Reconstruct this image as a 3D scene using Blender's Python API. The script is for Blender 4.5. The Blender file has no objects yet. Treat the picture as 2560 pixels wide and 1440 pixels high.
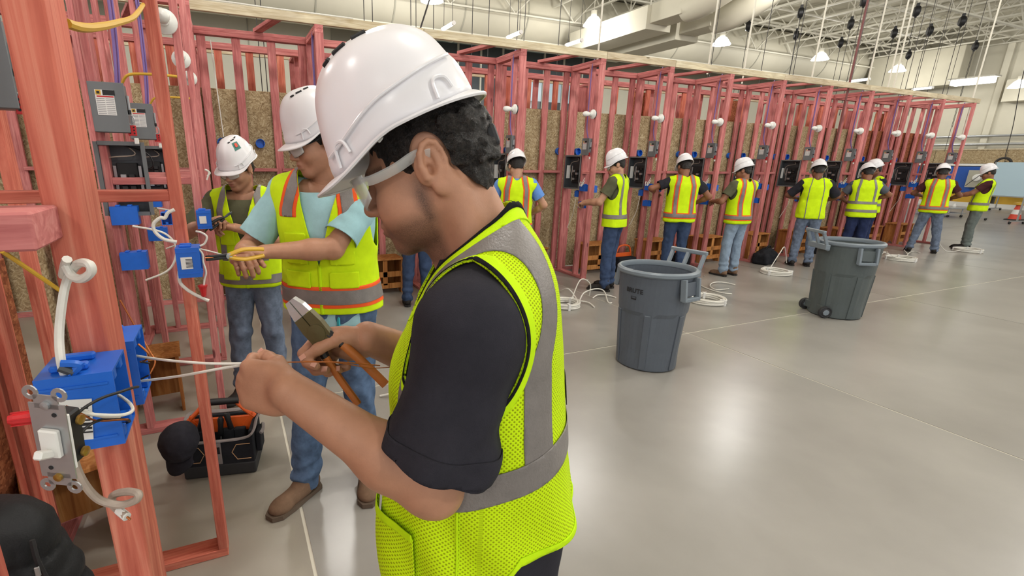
import bpy, bmesh, math, random
import numpy as np
from mathutils import Vector, Matrix, Euler
rnd = random.Random(7)
scene = bpy.context.scene
COL = scene.collection

# ------------------------------------------------------------------ camera
CAM_H = 1.68
YAW, PITCH, ROLL = 0.415318692, 0.279777567, 0.0145179751
FPX, PPX, PPY = 1223.10452, 1118.36593, 754.442261
def _cam_axes():
    cy, sy = math.cos(YAW), math.sin(YAW)
    f = Vector((sy*math.cos(PITCH), cy*math.cos(PITCH), -math.sin(PITCH)))
    r = Vector((cy, -sy, 0)); u = r.cross(f)
    c, s = math.cos(ROLL), math.sin(ROLL)
    return c*r+s*u, -s*r+c*u, f
_r, _u, _f = _cam_axes()
cam_data = bpy.data.cameras.new('camera')
cam = bpy.data.objects.new('camera', cam_data); COL.objects.link(cam)
cam.matrix_world = Matrix(((_r.x,_u.x,-_f.x,0),(_r.y,_u.y,-_f.y,0),(_r.z,_u.z,-_f.z,CAM_H),(0,0,0,1)))
cam_data.sensor_width = 36; cam_data.sensor_fit = 'HORIZONTAL'
cam_data.lens = 36*FPX/2560
cam_data.shift_x = (1280-PPX)/2560; cam_data.shift_y = (PPY-720)/2560
cam_data.clip_start = 0.02; cam_data.clip_end = 300
scene.camera = cam

# ------------------------------------------------------------------ world, exposure
w = bpy.data.worlds.new('world'); scene.world = w; w.use_nodes = True
bgn = w.node_tree.nodes['Background']
bgn.inputs[0].default_value = (0.95, 0.97, 1.0, 1); bgn.inputs[1].default_value = 1.05
scene.view_settings.view_transform = 'Standard'
scene.view_settings.look = 'None'
scene.view_settings.gamma = 1.0
scene.view_settings.use_curve_mapping = False
scene.view_settings.exposure = 0.12
LAMP_W = 250.0
scene.cycles.max_bounces = 5; scene.cycles.diffuse_bounces = 2; scene.cycles.glossy_bounces = 2; scene.cycles.transparent_max_bounces = 8; scene.cycles.adaptive_threshold = 0.02; scene.cycles.caustics_reflective = False; scene.cycles.caustics_refractive = False

# ------------------------------------------------------------------ materials
def s2l(c):
    return tuple(((v/255)/12.92 if v/255 <= 0.04045 else ((v/255+0.055)/1.055)**2.4) for v in c)
_mats = {}
class NT:
    def __init__(s, m): s.t = m.node_tree; s.n = s.t.nodes; s.b = s.n['Principled BSDF']
    def new(s, k, **kw):
        n = s.n.new(k)
        for a, v in kw.items(): setattr(n, a, v)
        return n
    def link(s, a, b): s.t.links.new(a, b)
def new_mat(name, col, rough=0.6, metal=0.0, spec=0.5):
    m = bpy.data.materials.new(name); m.use_nodes = True
    t = NT(m); t.b.inputs['Base Color'].default_value = (*s2l(col), 1)
    t.b.inputs['Roughness'].default_value = rough; t.b.inputs['Metallic'].default_value = metal
    t.b.inputs['Specular IOR Level'].default_value = spec
    _mats[name] = m
    return m, t
def mix(t, a, b, fac, blend='MIX'):
    n = t.new('ShaderNodeMix', data_type='RGBA', blend_type=blend)
    if hasattr(fac, 'default_value') or hasattr(fac, 'links'): t.link(fac, n.inputs[0])
    else: n.inputs[0].default_value = fac
    for i, v in ((6, a), (7, b)):
        if isinstance(v, tuple): n.inputs[i].default_value = (*v, 1) if len(v) == 3 else v
        else: t.link(v, n.inputs[i])
    return n.outputs[2]
def ramp(t, src, stops):
    n = t.new('ShaderNodeValToRGB')
    while len(n.color_ramp.elements) < len(stops): n.color_ramp.elements.new(0.5)
    for e, (p, c) in zip(n.color_ramp.elements, stops):
        e.position = p; e.color = (*c, 1) if len(c) == 3 else c
    t.link(src, n.inputs[0]); return n.outputs[0]
def texc(t, scale=(1,1,1), rand=True, coord='Object'):
    tc = t.new('ShaderNodeTexCoord'); mp = t.new('ShaderNodeMapping')
    mp.inputs['Scale'].default_value = scale
    t.link(tc.outputs[coord], mp.inputs['Vector'])
    if rand:
        oi = t.new('ShaderNodeObjectInfo'); mu = t.new('ShaderNodeMath', operation='MULTIPLY'); mu.inputs[1].default_value = 37.0
        t.link(oi.outputs['Random'], mu.inputs[0]); t.link(mu.outputs[0], mp.inputs['Location'])
    return mp.outputs['Vector']
def noise(t, vec, scale, detail=4, rough=0.55, dist=0.0):
    n = t.new('ShaderNodeTexNoise'); n.inputs['Scale'].default_value = scale
    n.inputs['Detail'].default_value = detail; n.inputs['Roughness'].default_value = rough
    n.inputs['Distortion'].default_value = dist
    t.link(vec, n.inputs['Vector']); return n.outputs['Fac']
def bump(t, h, strength=0.3, dist=0.01):
    n = t.new('ShaderNodeBump'); n.inputs['Strength'].default_value = strength; n.inputs['Distance'].default_value = dist
    t.link(h, n.inputs['Height']); t.link(n.outputs[0], t.b.inputs['Normal'])
def plain(name, col, rough=0.6, metal=0.0, spec=0.5, var=0.0, vscale=20, bmp=0.0, bscale=80):
    m, t = new_mat(name, col, rough, metal, spec)
    if var or bmp:
        v = texc(t)
        if var:
            f = noise(t, v, vscale)
            c = s2l(col)
            t.link(ramp(t, f, [(0.25, tuple(x*(1-var) for x in c)), (0.75, tuple(min(1, x*(1+var)) for x in c))]), t.b.inputs['Base Color'])
        if bmp: bump(t, noise(t, v, bscale), bmp, 0.004)
    return m
def wood(name, dark, mid, light, grain=1.0, rough=0.75, per_obj=0.25):
    m, t = new_mat(name, mid, rough, 0, 0.25)
    v = texc(t, (1, 1, 0.06))
    f = noise(t, v, 45*grain, 5, 0.6, 1.2)
    v2 = texc(t, (1, 1, 0.35)); g = noise(t, v2, 6, 3, 0.6, 0.6)
    c = ramp(t, f, [(0.3, s2l(dark)), (0.52, s2l(mid)), (0.72, s2l(light))])
    c2 = ramp(t, g, [(0.3, (0.72, 0.66, 0.64)), (0.7, (1.15, 1.12, 1.1))])
    c = mix(t, c, c2, 0.75, 'MULTIPLY')
    oi = t.new('ShaderNodeObjectInfo')
    pr = ramp(t, oi.outputs['Random'], [(0, (1-per_obj, 1-per_obj*1.25, 1-per_obj*1.25)), (1, (1+per_obj*.6, 1+per_obj*.75, 1+per_obj*.6))])
    c = mix(t, c, pr, 0.9, 'MULTIPLY')
    v3 = texc(t, (1, 1, 0.3)); k = t.new('ShaderNodeTexVoronoi'); k.inputs['Scale'].default_value = 5
    t.link(v3, k.inputs['Vector'])
    kn = ramp(t, k.outputs['Distance'], [(0.035, (1, 1, 1)), (0.06, (0, 0, 0))])
    c = mix(t, c, tuple(x*0.45 for x in s2l(dark)), kn)
    t.link(c, t.b.inputs['Base Color'])
    bump(t, f, 0.25, 0.003)
    return m
M = {}
M['pink'] = wood('pink_stained_lumber', (176, 98, 98), (206, 128, 126), (226, 160, 154), per_obj=0.16)
M['orange_pink'] = wood('orange_pink_lumber', (188, 92, 76), (216, 124, 104), (232, 158, 134), grain=0.8)
M['pale'] = wood('pale_pine', (188, 170, 134), (214, 202, 172), (232, 224, 200), per_obj=0.1)
M['stool'] = wood('stool_plywood', (150, 92, 45), (190, 128, 70), (214, 160, 100), grain=0.5, per_obj=0.12)
def osb(name, a, b, c):
    m, t = new_mat(name, b, 0.8, 0, 0.2)
    v = texc(t, (1, 1, 1))
    cols = []
    for rot_ in (0.5, -0.75, 1.35):
        mp = t.new('ShaderNodeMapping'); mp.vector_type = 'TEXTURE'; mp.inputs['Rotation'].default_value = (0, rot_, 0); mp.inputs['Scale'].default_value = (0.011, 0.03, 0.05)
        t.link(v, mp.inputs['Vector']); vo = t.new('ShaderNodeTexVoronoi'); vo.inputs['Scale'].default_value = 1.0
        t.link(mp.outputs[0], vo.inputs['Vector']); cols.append(vo.outputs['Color'])
    pick = noise(t, v, 22, 2); pick2 = noise(t, v, 31, 2)
    cc = mix(t, cols[0], cols[1], ramp(t, pick, [(0.46, (0,)*3), (0.54, (1,)*3)])); cc = mix(t, cc, cols[2], ramp(t, pick2, [(0.5, (0,)*3), (0.58, (1,)*3)]))
    f = ramp(t, cc, [(0.1, s2l(a)), (0.5, s2l(b)), (0.9, s2l(c))])
    g = ramp(t, noise(t, v, 3, 3), [(0.3, (0.8, 0.78, 0.76)), (0.7, (1.1, 1.1, 1.1))])
    t.link(mix(t, f, g, 0.8, 'MULTIPLY'), t.b.inputs['Base Color'])
    return m
M['osb'] = osb('osb_sheet', (132, 110, 80), (172, 150, 114), (204, 188, 154))
M['osb_red'] = osb('stained_osb_sheet', (110, 60, 38), (150, 88, 58), (180, 116, 80))
# concrete
def concrete():
    m, t = new_mat('polished_concrete', (160, 156, 148), 0.3, 0, 0.5)
    v = texc(t, rand=False)
    a = noise(t, v, 0.9, 3, 0.5); b = noise(t, v, 9, 3, 0.5)
    col = ramp(t, a, [(0.0, s2l((126, 122, 115))), (1.0, s2l((182, 178, 171)))])
    cb = ramp(t, b, [(0.0, (0.9, 0.9, 0.89)), (1.0, (1.0, 1.0, 1.0))])
    col = mix(t, col, cb, 0.8, 'MULTIPLY')
    oi = t.new('ShaderNodeObjectInfo')
    t.link(mix(t, col, oi.outputs['Color'], 1.0, 'MULTIPLY'), t.b.inputs['Base Color'])
    t.b.inputs['Roughness'].default_value = 0.28
    return m
M['concrete'] = concrete()
M['joint'] = plain('joint_filler', (222, 216, 200), 0.6)
M['wall'] = plain('cream_wall_paint', (222, 216, 196), 0.85, var=0.04, vscale=1.5)
M['ceil'] = plain('ceiling_deck_paint', (196, 190, 170), 0.9, var=0.06, vscale=1.5)
M['steel_white'] = plain('white_steel_paint', (224, 219, 202), 0.6)
M['duct'] = plain('duct_paint', (208, 202, 182), 0.6, var=0.03, vscale=2)
M['dark_glass'] = plain('dark_window_glass', (88, 94, 98), 0.12)
M['teal_glass'] = plain('pale_teal_glass', (168, 190, 190), 0.15)
M['grey_wall'] = plain('grey_wall_band', (178, 174, 158), 0.85)
M['black'] = plain('black_plastic', (26, 26, 28), 0.5)
M['black_cable'] = plain('dark_cable', (52, 48, 46), 0.6)
M['maroon'] = plain('maroon_pipe_paint', (112, 56, 52), 0.5)
M['blue_box'] = plain('blue_box_plastic', (28, 102, 206), 0.42, var=0.06, vscale=30)
M['grey_metal'] = plain('grey_enamel_steel', (112, 116, 118), 0.45, 0.1)
M['dark_metal'] = plain('dark_panel_steel', (74, 78, 82), 0.5, 0.3)
M['panel_in'] = plain('panel_interior', (40, 42, 44), 0.6)
M['zinc'] = plain('zinc_steel', (178, 180, 182), 0.38, 0.7, var=0.06, vscale=40)
M['brass'] = plain('brass_screw', (176, 140, 70), 0.35, 0.8)
M['white_pl'] = plain('white_plastic', (238, 236, 230), 0.35)
M['white_cable'] = plain('white_cable_jacket', (228, 224, 214), 0.5, var=0.05, vscale=60)
M['grey_cable'] = plain('weathered_cable_jacket', (176, 160, 146), 0.6, var=0.1, vscale=60)
M['purple'] = plain('purple_cable_jacket', (128, 104, 168), 0.5)
M['yellow'] = plain('yellow_cable_jacket', (214, 168, 50), 0.45)
M['copper'] = plain('bare_copper', (190, 112, 62), 0.35, 0.8)
M['red_pl'] = plain('red_plastic', (196, 36, 40), 0.4)
M['paper'] = plain('white_label_paper', (232, 230, 226), 0.7)
M['ink'] = plain('black_ink', (30, 30, 32), 0.7)
M['ink_grey'] = plain('grey_print', (150, 150, 152), 0.7)
M['orange_pl'] = plain('orange_plastic', (228, 96, 32), 0.45)
M['bin'] = plain('grey_bin_plastic', (86, 93, 102), 0.42, var=0.05, vscale=6, bmp=0.05, bscale=60)
M['bin_green'] = plain('grey_green_bin_plastic', (80, 88, 88), 0.45, var=0.06, vscale=6, bmp=0.05, bscale=60)
M['bin_rim'] = plain('light_bin_rim', (122, 132, 140), 0.4)
M['rubber'] = plain('dark_rubber', (44, 44, 46), 0.7)
M['blue_paint'] = plain('blue_panel_paint', (32, 84, 172), 0.5)
M['whiteboard'] = plain('pale_blue_board', (196, 222, 236), 0.25)
M['cone'] = plain('cone_orange', (226, 74, 48), 0.5)
def emit(name, col, s):
    m = bpy.data.materials.new(name); m.use_nodes = True
    t = m.node_tree; b = t.nodes['Principled BSDF']
    b.inputs['Base Color'].default_value = (*col, 1); b.inputs['Emission Color'].default_value = (*col, 1); b.inputs['Emission Strength'].default_value = s
    return m
M['lamp'] = emit('lamp_glow', (1, 0.98, 0.93), 7.0)
M['tube'] = emit('tube_glow', (1, 1, 0.98), 3.0)

# ------------------------------------------------------------------ object helpers
def tag(o, label=None, cat=None, group=None, kind=None):
    if label: o['label'] = label
    if cat: o['category'] = cat
    if group: o['group'] = group
    if kind: o['kind'] = kind
    return o
def thing(name, label, cat, loc=(0,0,0), rz=0.0, group=None, kind=None):
    o = bpy.data.objects.new(name, None); COL.objects.link(o)
    o.empty_display_size = 0.05
    o.location = loc; o.rotation_euler = (0, 0, rz)
    return tag(o, label, cat, group, kind)
def obj(name, me, mat=None, parent=None, loc=(0,0,0), rot=(0,0,0), label=None):
    if mat is not None and not me.materials: me.materials.append(M[mat] if isinstance(mat, str) else mat)
    o = bpy.data.objects.new(name, me); COL.objects.link(o)
    o.parent = parent; o.location = loc; o.rotation_euler = rot
    if label: o['label'] = label
    return o
def mesh(name, v, f, smooth=False):
    me = bpy.data.meshes.new(name)
    me.from_pydata([tuple(map(float, p)) for p in v], [], [tuple(int(i) for i in q) for q in f]); me.update()
    if smooth: me.polygons.foreach_set('use_smooth', [True]*len(me.polygons))
    return me
def mesh_np(name, V, T, smooth=True):
    me = bpy.data.meshes.new(name)
    V = np.asarray(V, dtype=np.float32); T = np.asarray(T, dtype=np.int32)
    me.vertices.add(len(V)); me.vertices.foreach_set('co', V.ravel())
    k = T.shape[1]
    me.loops.add(T.size); me.loops.foreach_set('vertex_index', T.ravel())
    me.polygons.add(len(T)); me.polygons.foreach_set('loop_start', np.arange(0, T.size, k, dtype=np.int32))
    me.polygons.foreach_set('loop_total', np.full(len(T), k, dtype=np.int32))
    me.update(calc_edges=True); me.validate()
    if smooth: me.polygons.foreach_set('use_smooth', np.ones(len(me.polygons), dtype=bool))
    return me
class MB:
    """collects shapes of one part into a single mesh"""
    def __init__(s): s.v = []; s.f = []
    def add(s, v, f):
        k = len(s.v); s.v += [tuple(p) for p in v]; s.f += [tuple(i+k for i in q) for q in f]; return s
    def box(s, c, d, rot=None, bev=0.0):
        x, y, z = [k/2 for k in d]
        b = min(bev, x*.49, y*.49, z*.49)
        if b <= 0:
            v = [(i*x, j*y, k*z) for i in (-1,1) for j in (-1,1) for k in (-1,1)]
            f = [(0,1,3,2),(4,6,7,5),(0,4,5,1),(2,3,7,6),(0,2,6,4),(1,5,7,3)]
        else:
            bm = bmesh.new(); bmesh.ops.create_cube(bm, size=1)
            for q in bm.verts: q.co = Vector((q.co.x*d[0], q.co.y*d[1], q.co.z*d[2]))
            bmesh.ops.bevel(bm, geom=list(bm.edges), offset=b, segments=1 if b < 0.004 else 2, profile=0.5, affect='EDGES')
            bm.verts.index_update()
            v = [tuple(q.co) for q in bm.verts]; f = [tuple(q.index for q in p.verts) for p in bm.faces]; bm.free()
        if rot is not None:
            R = rot if isinstance(rot, Matrix) else Euler(rot).to_matrix()
            v = [R @ Vector(p) for p in v]
        return s.add([(p[0]+c[0], p[1]+c[1], p[2]+c[2]) for p in v], f)
    def lathe(s, prof, c=(0,0,0), n=20, rot=None, cap=True, arc=None):
        v = []; f = []; m = len(prof)
        full = arc is None; a0, a1 = (0, 2*math.pi) if full else arc
        k = n if full else n+1
        for i in range(k):
            a = a0+(a1-a0)*i/n
            for r, z in prof: v.append(Vector((r*math.cos(a), r*math.sin(a), z)))
        for i in range(n):
            j = (i+1) % k
            for q in range(m-1): f.append((i*m+q, j*m+q, j*m+q+1, i*m+q+1))
        if cap and full:
            if prof[0][0] > 1e-6: f.append(tuple(i*m for i in range(n))[::-1])
            if prof[-1][0] > 1e-6: f.append(tuple(i*m+m-1 for i in range(n)))
        if rot is not None:
            R = rot if isinstance(rot, Matrix) else Euler(rot).to_matrix()
            v = [R @ p for p in v]
        return s.add([(p[0]+c[0], p[1]+c[1], p[2]+c[2]) for p in v], f)
    def cyl(s, a, b, r, n=10, r2=None):
        a = Vector(a); b = Vector(b); d = b-a
        R = d.to_track_quat('Z', 'Y').to_matrix()
        return s.lathe([(r, 0), (r if r2 is None else r2, d.length)], a, n, R)
    def tube(s, pts, r, n=8, closed=False, smooth=6, radii=None, flat=1.0):
        P = spline(pts, smooth, closed) if smooth else [Vector(p) for p in pts]
        m = len(P); v = []; f = []
        t0 = (P[1]-P[0]).normalized(); u = t0.orthogonal().normalized()
        for i, p in enumerate(P):
            t = (P[(i+1) % m]-P[i-1]) if closed else (P[min(i+1, m-1)]-P[max(i-1, 0)])
            t = t.normalized() if t.length > 1e-9 else t0
            u = (u-t*u.dot(t)); u = u.normalized() if u.length > 1e-6 else t.orthogonal().normalized()
            w = t.cross(u)
            rr = r if radii is None else radii[min(len(radii)-1, int(i/max(1, m-1)*(len(radii)-1)+.5))]
            for k in range(n):
                a = 2*math.pi*k/n; v.append(p+u*rr*math.cos(a)+w*rr*flat*math.sin(a))
        e = m if closed else m-1
        for i in range(e):
            j = (i+1) % m
            for k in range(n): f.append((i*n+k, i*n+(k+1) % n, j*n+(k+1) % n, j*n+k))
        if not closed: f.append(tuple(range(n))[::-1]); f.append(tuple((m-1)*n+k for k in range(n)))
        return s.add(v, f)
    def prism(s, pts, h, c=(0,0,0), rot=None):
        n = len(pts); v = [Vector((p[0], p[1], -h/2)) for p in pts]+[Vector((p[0], p[1], h/2)) for p in pts]
        f = [tuple(range(n))[::-1], tuple(range(n, 2*n))]+[(i, (i+1) % n, n+(i+1) % n, n+i) for i in range(n)]
        if rot is not None:
            R = rot if isinstance(rot, Matrix) else Euler(rot).to_matrix()
            v = [R @ p for p in v]
        return s.add([(p[0]+c[0], p[1]+c[1], p[2]+c[2]) for p in v], f)
    def mesh(s, name='part', smooth=False):
        me = mesh(name, s.v, s.f)
        if smooth:
            me.polygons.foreach_set('use_smooth', [True]*len(me.polygons))
            me.set_sharp_from_angle(angle=math.radians(38))
        return me
    def build(s, name, mat, parent=None, loc=(0,0,0), rot=(0,0,0), smooth=False, label=None, world=False):
        """world=True: the vertices are world coordinates; they are moved into the parent's frame and re-centred"""
        if world:
            if parent is not None:
                Mi = (Matrix.Translation(parent.location) @ parent.rotation_euler.to_matrix().to_4x4()).inverted()
                s.v = [tuple(Mi @ Vector(p)) for p in s.v]
            xs = np.array(s.v); c = (xs.min(0)+xs.max(0))/2
            if parent is None: c[2] = xs.min(0)[2]
            s.v = [tuple(p) for p in xs-c]; loc = tuple(c)
        return obj(name, s.mesh(name, smooth), mat, parent, loc, rot, label)
def spline(pts, sub=6, closed=False):
    P = [Vector(p) for p in pts]; n = len(P)
    if n < 3: return P
    out = []
    for i in range(n if closed else n-1):
        if closed: a, b, c, d = P[i-1], P[i], P[(i+1) % n], P[(i+2) % n]
        else: a, b, c, d = P[max(i-1, 0)], P[i], P[i+1], P[min(i+2, n-1)]
        for k in range(sub):
            t = k/sub; t2 = t*t; t3 = t2*t
            out.append(0.5*((2*b)+(c-a)*t+(2*a-5*b+4*c-d)*t2+(3*b-a-3*c+d)*t3))
    if not closed: out.append(P[-1])
    return out
_lum = {}
def lumber_mesh(L, w, t):
    k = (round(L, 3), round(w, 3), round(t, 3))
    if k not in _lum: _lum[k] = MB().box((0,0,0), (w, t, L), bev=0.0025).mesh('lumber')
    return _lum[k]
_lum_mat = {}
def lumber(name, a, b, w, t, mat, parent, roll=0.0):
    """board from a to b (local coords of the parent); w along local x for an upright board"""
    a = Vector(a); b = Vector(b); d = b-a; L = d.length
    k = (round(L, 3), round(w, 3), round(t, 3), mat)
    if k not in _lum_mat:
        me = lumber_mesh(L, w, t).copy(); me.materials.append(M[mat]); _lum_mat[k] = me
    if abs(d.z) > 0.99*L: R = Matrix.Identity(3)
    else:
        z = d.normalized(); up = Vector((0,0,1)); x = up.cross(z).normalized(); y = z.cross(x)
        R = Matrix((x, y, z)).transposed()
    if roll: R = R @ Matrix.Rotation(roll, 3, 'Z')
    o = bpy.data.objects.new(name, _lum_mat[k]); COL.objects.link(o)
    o.parent = parent; o.location = (a+b)/2; o.rotation_euler = R.to_euler()
    return o
def copy_tree(o, parent=None):
    c = o.copy(); COL.objects.link(c); c.parent = parent
    for ch in list(o.children): copy_tree(ch, c)
    return c
def text_mesh(txt, size, depth=0.0006, bold=0.0):
    cu = bpy.data.curves.new('txt', 'FONT'); cu.body = txt; cu.size = size; cu.extrude = depth; cu.offset = bold
    cu.align_x = 'CENTER'; cu.align_y = 'CENTER'; cu.resolution_u = 3
    o = bpy.data.objects.new('txt', cu); COL.objects.link(o)
    bpy.context.view_layer.update()
    me = bpy.data.meshes.new_from_object(o.evaluated_get(bpy.context.evaluated_depsgraph_get()))
    bpy.data.objects.remove(o); bpy.data.curves.remove(cu)
    return me
ORD = ['first','second','third','fourth','fifth','sixth','seventh','eighth','ninth','tenth','eleventh','twelfth','thirteenth','fourteenth','fifteenth','sixteenth','seventeenth','eighteenth','nineteenth','twentieth','twenty-first','twenty-second','twenty-third','twenty-fourth']

# ================================================================== the building
def struct(name, mb, mat, smooth=False):
    o = mb.build(name, mat, smooth=smooth); o['kind'] = 'structure'; return o
WALL_Y, END_X = 20.0, 31.5
floor = struct('floor', MB().box((14, 6, -0.0485), (64, 34, 0.09)), 'joint')
xs = [-18, -8.0, -3.9, 0.178, 4.23, 8.10, 12.1, 16.1, 20.1, 24.1, 28.1, 46]
ys = [-11, -4.6, -0.6, 3.386, 7.4, 11.4, 15.4, 23]
k = 0
for i in range(len(xs)-1):
    for j in range(len(ys)-1):
        sx, sy = xs[i+1]-xs[i]-0.016, ys[j+1]-ys[j]-0.016
        o = MB().box((0,0,0), (sx, sy, 0.0034)).build('slab', 'concrete', floor, ((xs[i]+xs[i+1])/2, (ys[j]+ys[j+1])/2, -0.0017))
        q = 1.0+rnd.uniform(-.05, .05)
        if xs[i+1] == 0.178: o.color = (1.12, 1.08, 1.0, 1)
        else: o.color = (q, q, q, 1)
struct('wall_back', MB().box((14, WALL_Y+0.1, 4.4), (64, 0.2, 8.8)), 'wall')
struct('wall_right', MB().box((END_X+0.1, 5, 4.4), (0.2, 34, 8.8)), 'wall')
# panel joints of the tilt-up wall are raised reveals
tw = MB()
for x in np.arange(-8, 31, 3.05): tw.box((x, WALL_Y-0.012, 4.0), (0.03, 0.03, 8.0))
o = tw.build('trim_1', 'grey_wall'); o['kind'] = 'structure'
# grey band of the back wall with a strip window
struct('trim_2', MB().box((17.0, WALL_Y-0.03, 6.42), (26, 0.06, 1.15)), 'grey_wall')
win = MB()
win.box((11.6, WALL_Y-0.08, 5.45), (9.4, 0.05, 2.9))
wo = struct('window_1', win, 'dark_glass')
for i in range(9):
    x = 7.0+i*1.04
    MB().box((0,0,0), (0.07, 0.09, 2.9), bev=0.004).build('mullion', 'steel_white', wo, (x, WALL_Y-0.13, 5.45))
    if i < 8: MB().box((0,0,0), (0.95, 0.02, 0.62 if i % 3 else 0.5)).build('pane', 'teal_glass', wo, (x+0.52, WALL_Y-0.115, 6.55))
for i in range(3):
    MB().box((0,0,0), (0.95, 0.02, 0.9)).build('pane', 'whiteboard', wo, (12.72+i*1.04, WALL_Y-0.115, 4.75))
# ceiling deck with bar joists
CZ = 7.75
ceil = struct('ceiling', MB().box((16, 6, CZ+0.06), (62, 34, 0.12)), 'ceil')
JM = {}
def truss_mesh(L, depth, pitch):
    m = MB()
    m.box((0,0,depth), (L, 0.09, 0.06)); m.box((0,0,0), (L, 0.09, 0.05))
    n = int(L/pitch)
    for i in range(n):
        x0 = -L/2+i*pitch; a = (x0, 0, 0) if i % 2 == 0 else (x0, 0, depth); b = (x0+pitch, 0, depth) if i % 2 == 0 else (x0+pitch, 0, 0)
        d = Vector(b)-Vector(a); m.box((Vector(a)+Vector(b))/2, (d.length, 0.035, 0.035), rot=d.to_track_quat('X','Z').to_matrix())
    return m.mesh('truss')
jt = truss_mesh(26.0, 0.75, 0.6); jt.materials.append(M['steel_white'])
for i in range(19):
    obj('joist', jt, None, ceil, (7.0+i*1.35, 3.2, CZ-0.85), (0, 0, math.pi/2))
gt = truss_mesh(40.0, 1.15, 1.2); gt.materials.append(M['steel_white'])
for y in (3.0, 9.5, 16.0): obj('girder', gt, None, ceil, (15, y, CZ-1.3))
for y in (5.6, 7.3, 11.2, 12.9, 14.4): 
    MB().box((0,0,0), (34, 0.05, 0.05)).build('bridging', 'steel_white', ceil, (18, y, CZ-0.84))
# sprinkler main and conduit under the ceiling
# ---- round duct along the back wall
dz, dy, dr = 6.72, 17.3, 1.02
d = thing('round_duct', 'large cream round air duct running along the back wall', 'duct', (0, dy, dz))
MB().lathe([(dr, -14), (dr, 30.5)], n=40, rot=(0, math.pi/2, 0)).build('duct_body', 'duct', d, (0, 0, 0), smooth=True)
for i in range(13):
    MB().lathe([(dr, -0.03), (dr+0.02, -0.02), (dr+0.02, 0.02), (dr, 0.03)], n=40, rot=(0, math.pi/2, 0), cap=False).build('seam_band', 'grey_wall', d, (0.5+i*2.4, 0, 0), smooth=True)
lb = MB().box((0,0,0), (44, 0.09, 0.09)).build('ledge_pipe', 'steel_white', None, (9, 16.5, 5.78)); tag(lb, 'cream pipe running along below the large round duct', 'pipe')
# ---- boxy branch ducts with round elbows hanging below the ceiling
def branch(name, label, x, y, z, s):
    t = thing(name, label, 'duct', (x, y, z), 0)
    MB().box((0, 1.8*s, 0), (0.95*s, 3.6*s, 0.62*s), bev=0.01).build('duct_box', 'duct', t)
    MB().box((0, -0.55*s, 0.1*s), (0.7*s, 1.1*s, 0.5*s), bev=0.01).build('duct_transition', 'duct', t)
    MB().tube([(0,-1.0*s,0.05), (0,-1.6*s,0.1*s), (0.15*s,-2.5*s,0.5*s), (0.4*s,-3.4*s,1.25*s)], 0.36*s, 18, smooth=6).build('elbow', 'duct', t, smooth=True)
    for yy in (0.4, 2.6): MB().box((0, yy*s, 0.9*s), (0.03, 0.03, 1.3*s)).build('hanger_rod', 'steel_white', t)
branch('branch_duct', 'square cream branch duct with a round elbow, nearer the pink booths', 12.0, 12.2, 5.75, 1.0)
branch('branch_duct', 'square cream branch duct behind its twin, next to the hanging lamp', 13.4, 12.4, 5.65, 1.0)
fx = thing('vent_box', 'cream wall duct with a dark louvred vent grille, far upper right', 'vent', (31.1, 9.9, 4.9))
MB().box((0,0,0), (0.7, 2.6, 0.9), bev=0.02).build('duct_box', 'duct', fx)
MB().box((-0.36,0,0.05), (0.03, 1.3, 0.3)).build('vent_grille', 'panel_in', fx)
for i in range(5): MB().box((-0.38,0,-0.06+i*0.055), (0.03, 1.3, 0.012)).build('louvre', 'grey_wall', fx)
pb = MB().box((0,0,0), (0.9, 3.6, 1.6), bev=0.03).build('air_handler', 'ceil', None, (30.6, 14.4, 6.1)); tag(pb, 'big grey box air handler hung under the far end of ceiling', 'air handler')

# ---- high bay lamps: visible row over the back and the rows that light the hall
def high_bay(x, y, z, label, wat=LAMP_W):
    t = thing('high_bay_lamp', label, 'lamp', (x, y, z), 0, 'high bay lamps')
    MB().lathe([(0.1,0.26),(0.16,0.22),(0.3,0.02),(0.31,0)], n=24, cap=False).build('reflector', 'lamp', t, smooth=True)
    MB().lathe([(0.0,-0.015),(0.2,-0.01),(0.3,0.0),(0.29,0.01),(0,0.012)], n=24).build('lens', 'lamp', t, smooth=True)
    MB().cyl((0,0,0.25), (0,0,0.42), 0.09, 14).build('ballast', 'steel_white', t)
    MB().cyl((0,0,0.4), (0,0,CZ-z), 0.012, 6).build('rod', 'steel_white', t)
    ld = bpy.data.lights.new('high_bay_light', 'POINT'); ld.shadow_soft_size = 0.25; ld.energy = wat; ld.color = (1, 0.98, 0.94)
    lo = bpy.data.objects.new('high_bay_light', ld); COL.objects.link(lo); lo.parent = t; lo.location = (0,0,-0.3)
    return t
for i, x in enumerate((5.59, 11.06, 16.85, 22.59, 28.22)):
    high_bay(x, 14.0, 5.86, 'glowing white high bay lamp in front of the round duct, %s from the left' % ORD[i], 150.0)
high_bay(29.5, 10.35, 4.85, 'glowing high bay lamp farthest right, near the end wall', 30.0)
for i, x in enumerate((-4.0, 1.6, 7.2, 12.8)):
    high_bay(x, 8.4, 6.3, 'high bay lamp over the pink booths, %s along that row' % ORD[i])
for i, x in enumerate((-4.0, 1.6, 7.2, 12.8, 18.4, 24.0)):
    high_bay(x, 1.6, 6.3, 'high bay lamp over the open floor, %s along that row' % ORD[i])
for i, x in enumerate((-4.0, 3.0, 10.0)):
    high_bay(x, -4.6, 6.3, 'high bay lamp over the aisle behind the viewer, %s along' % ORD[i])
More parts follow.
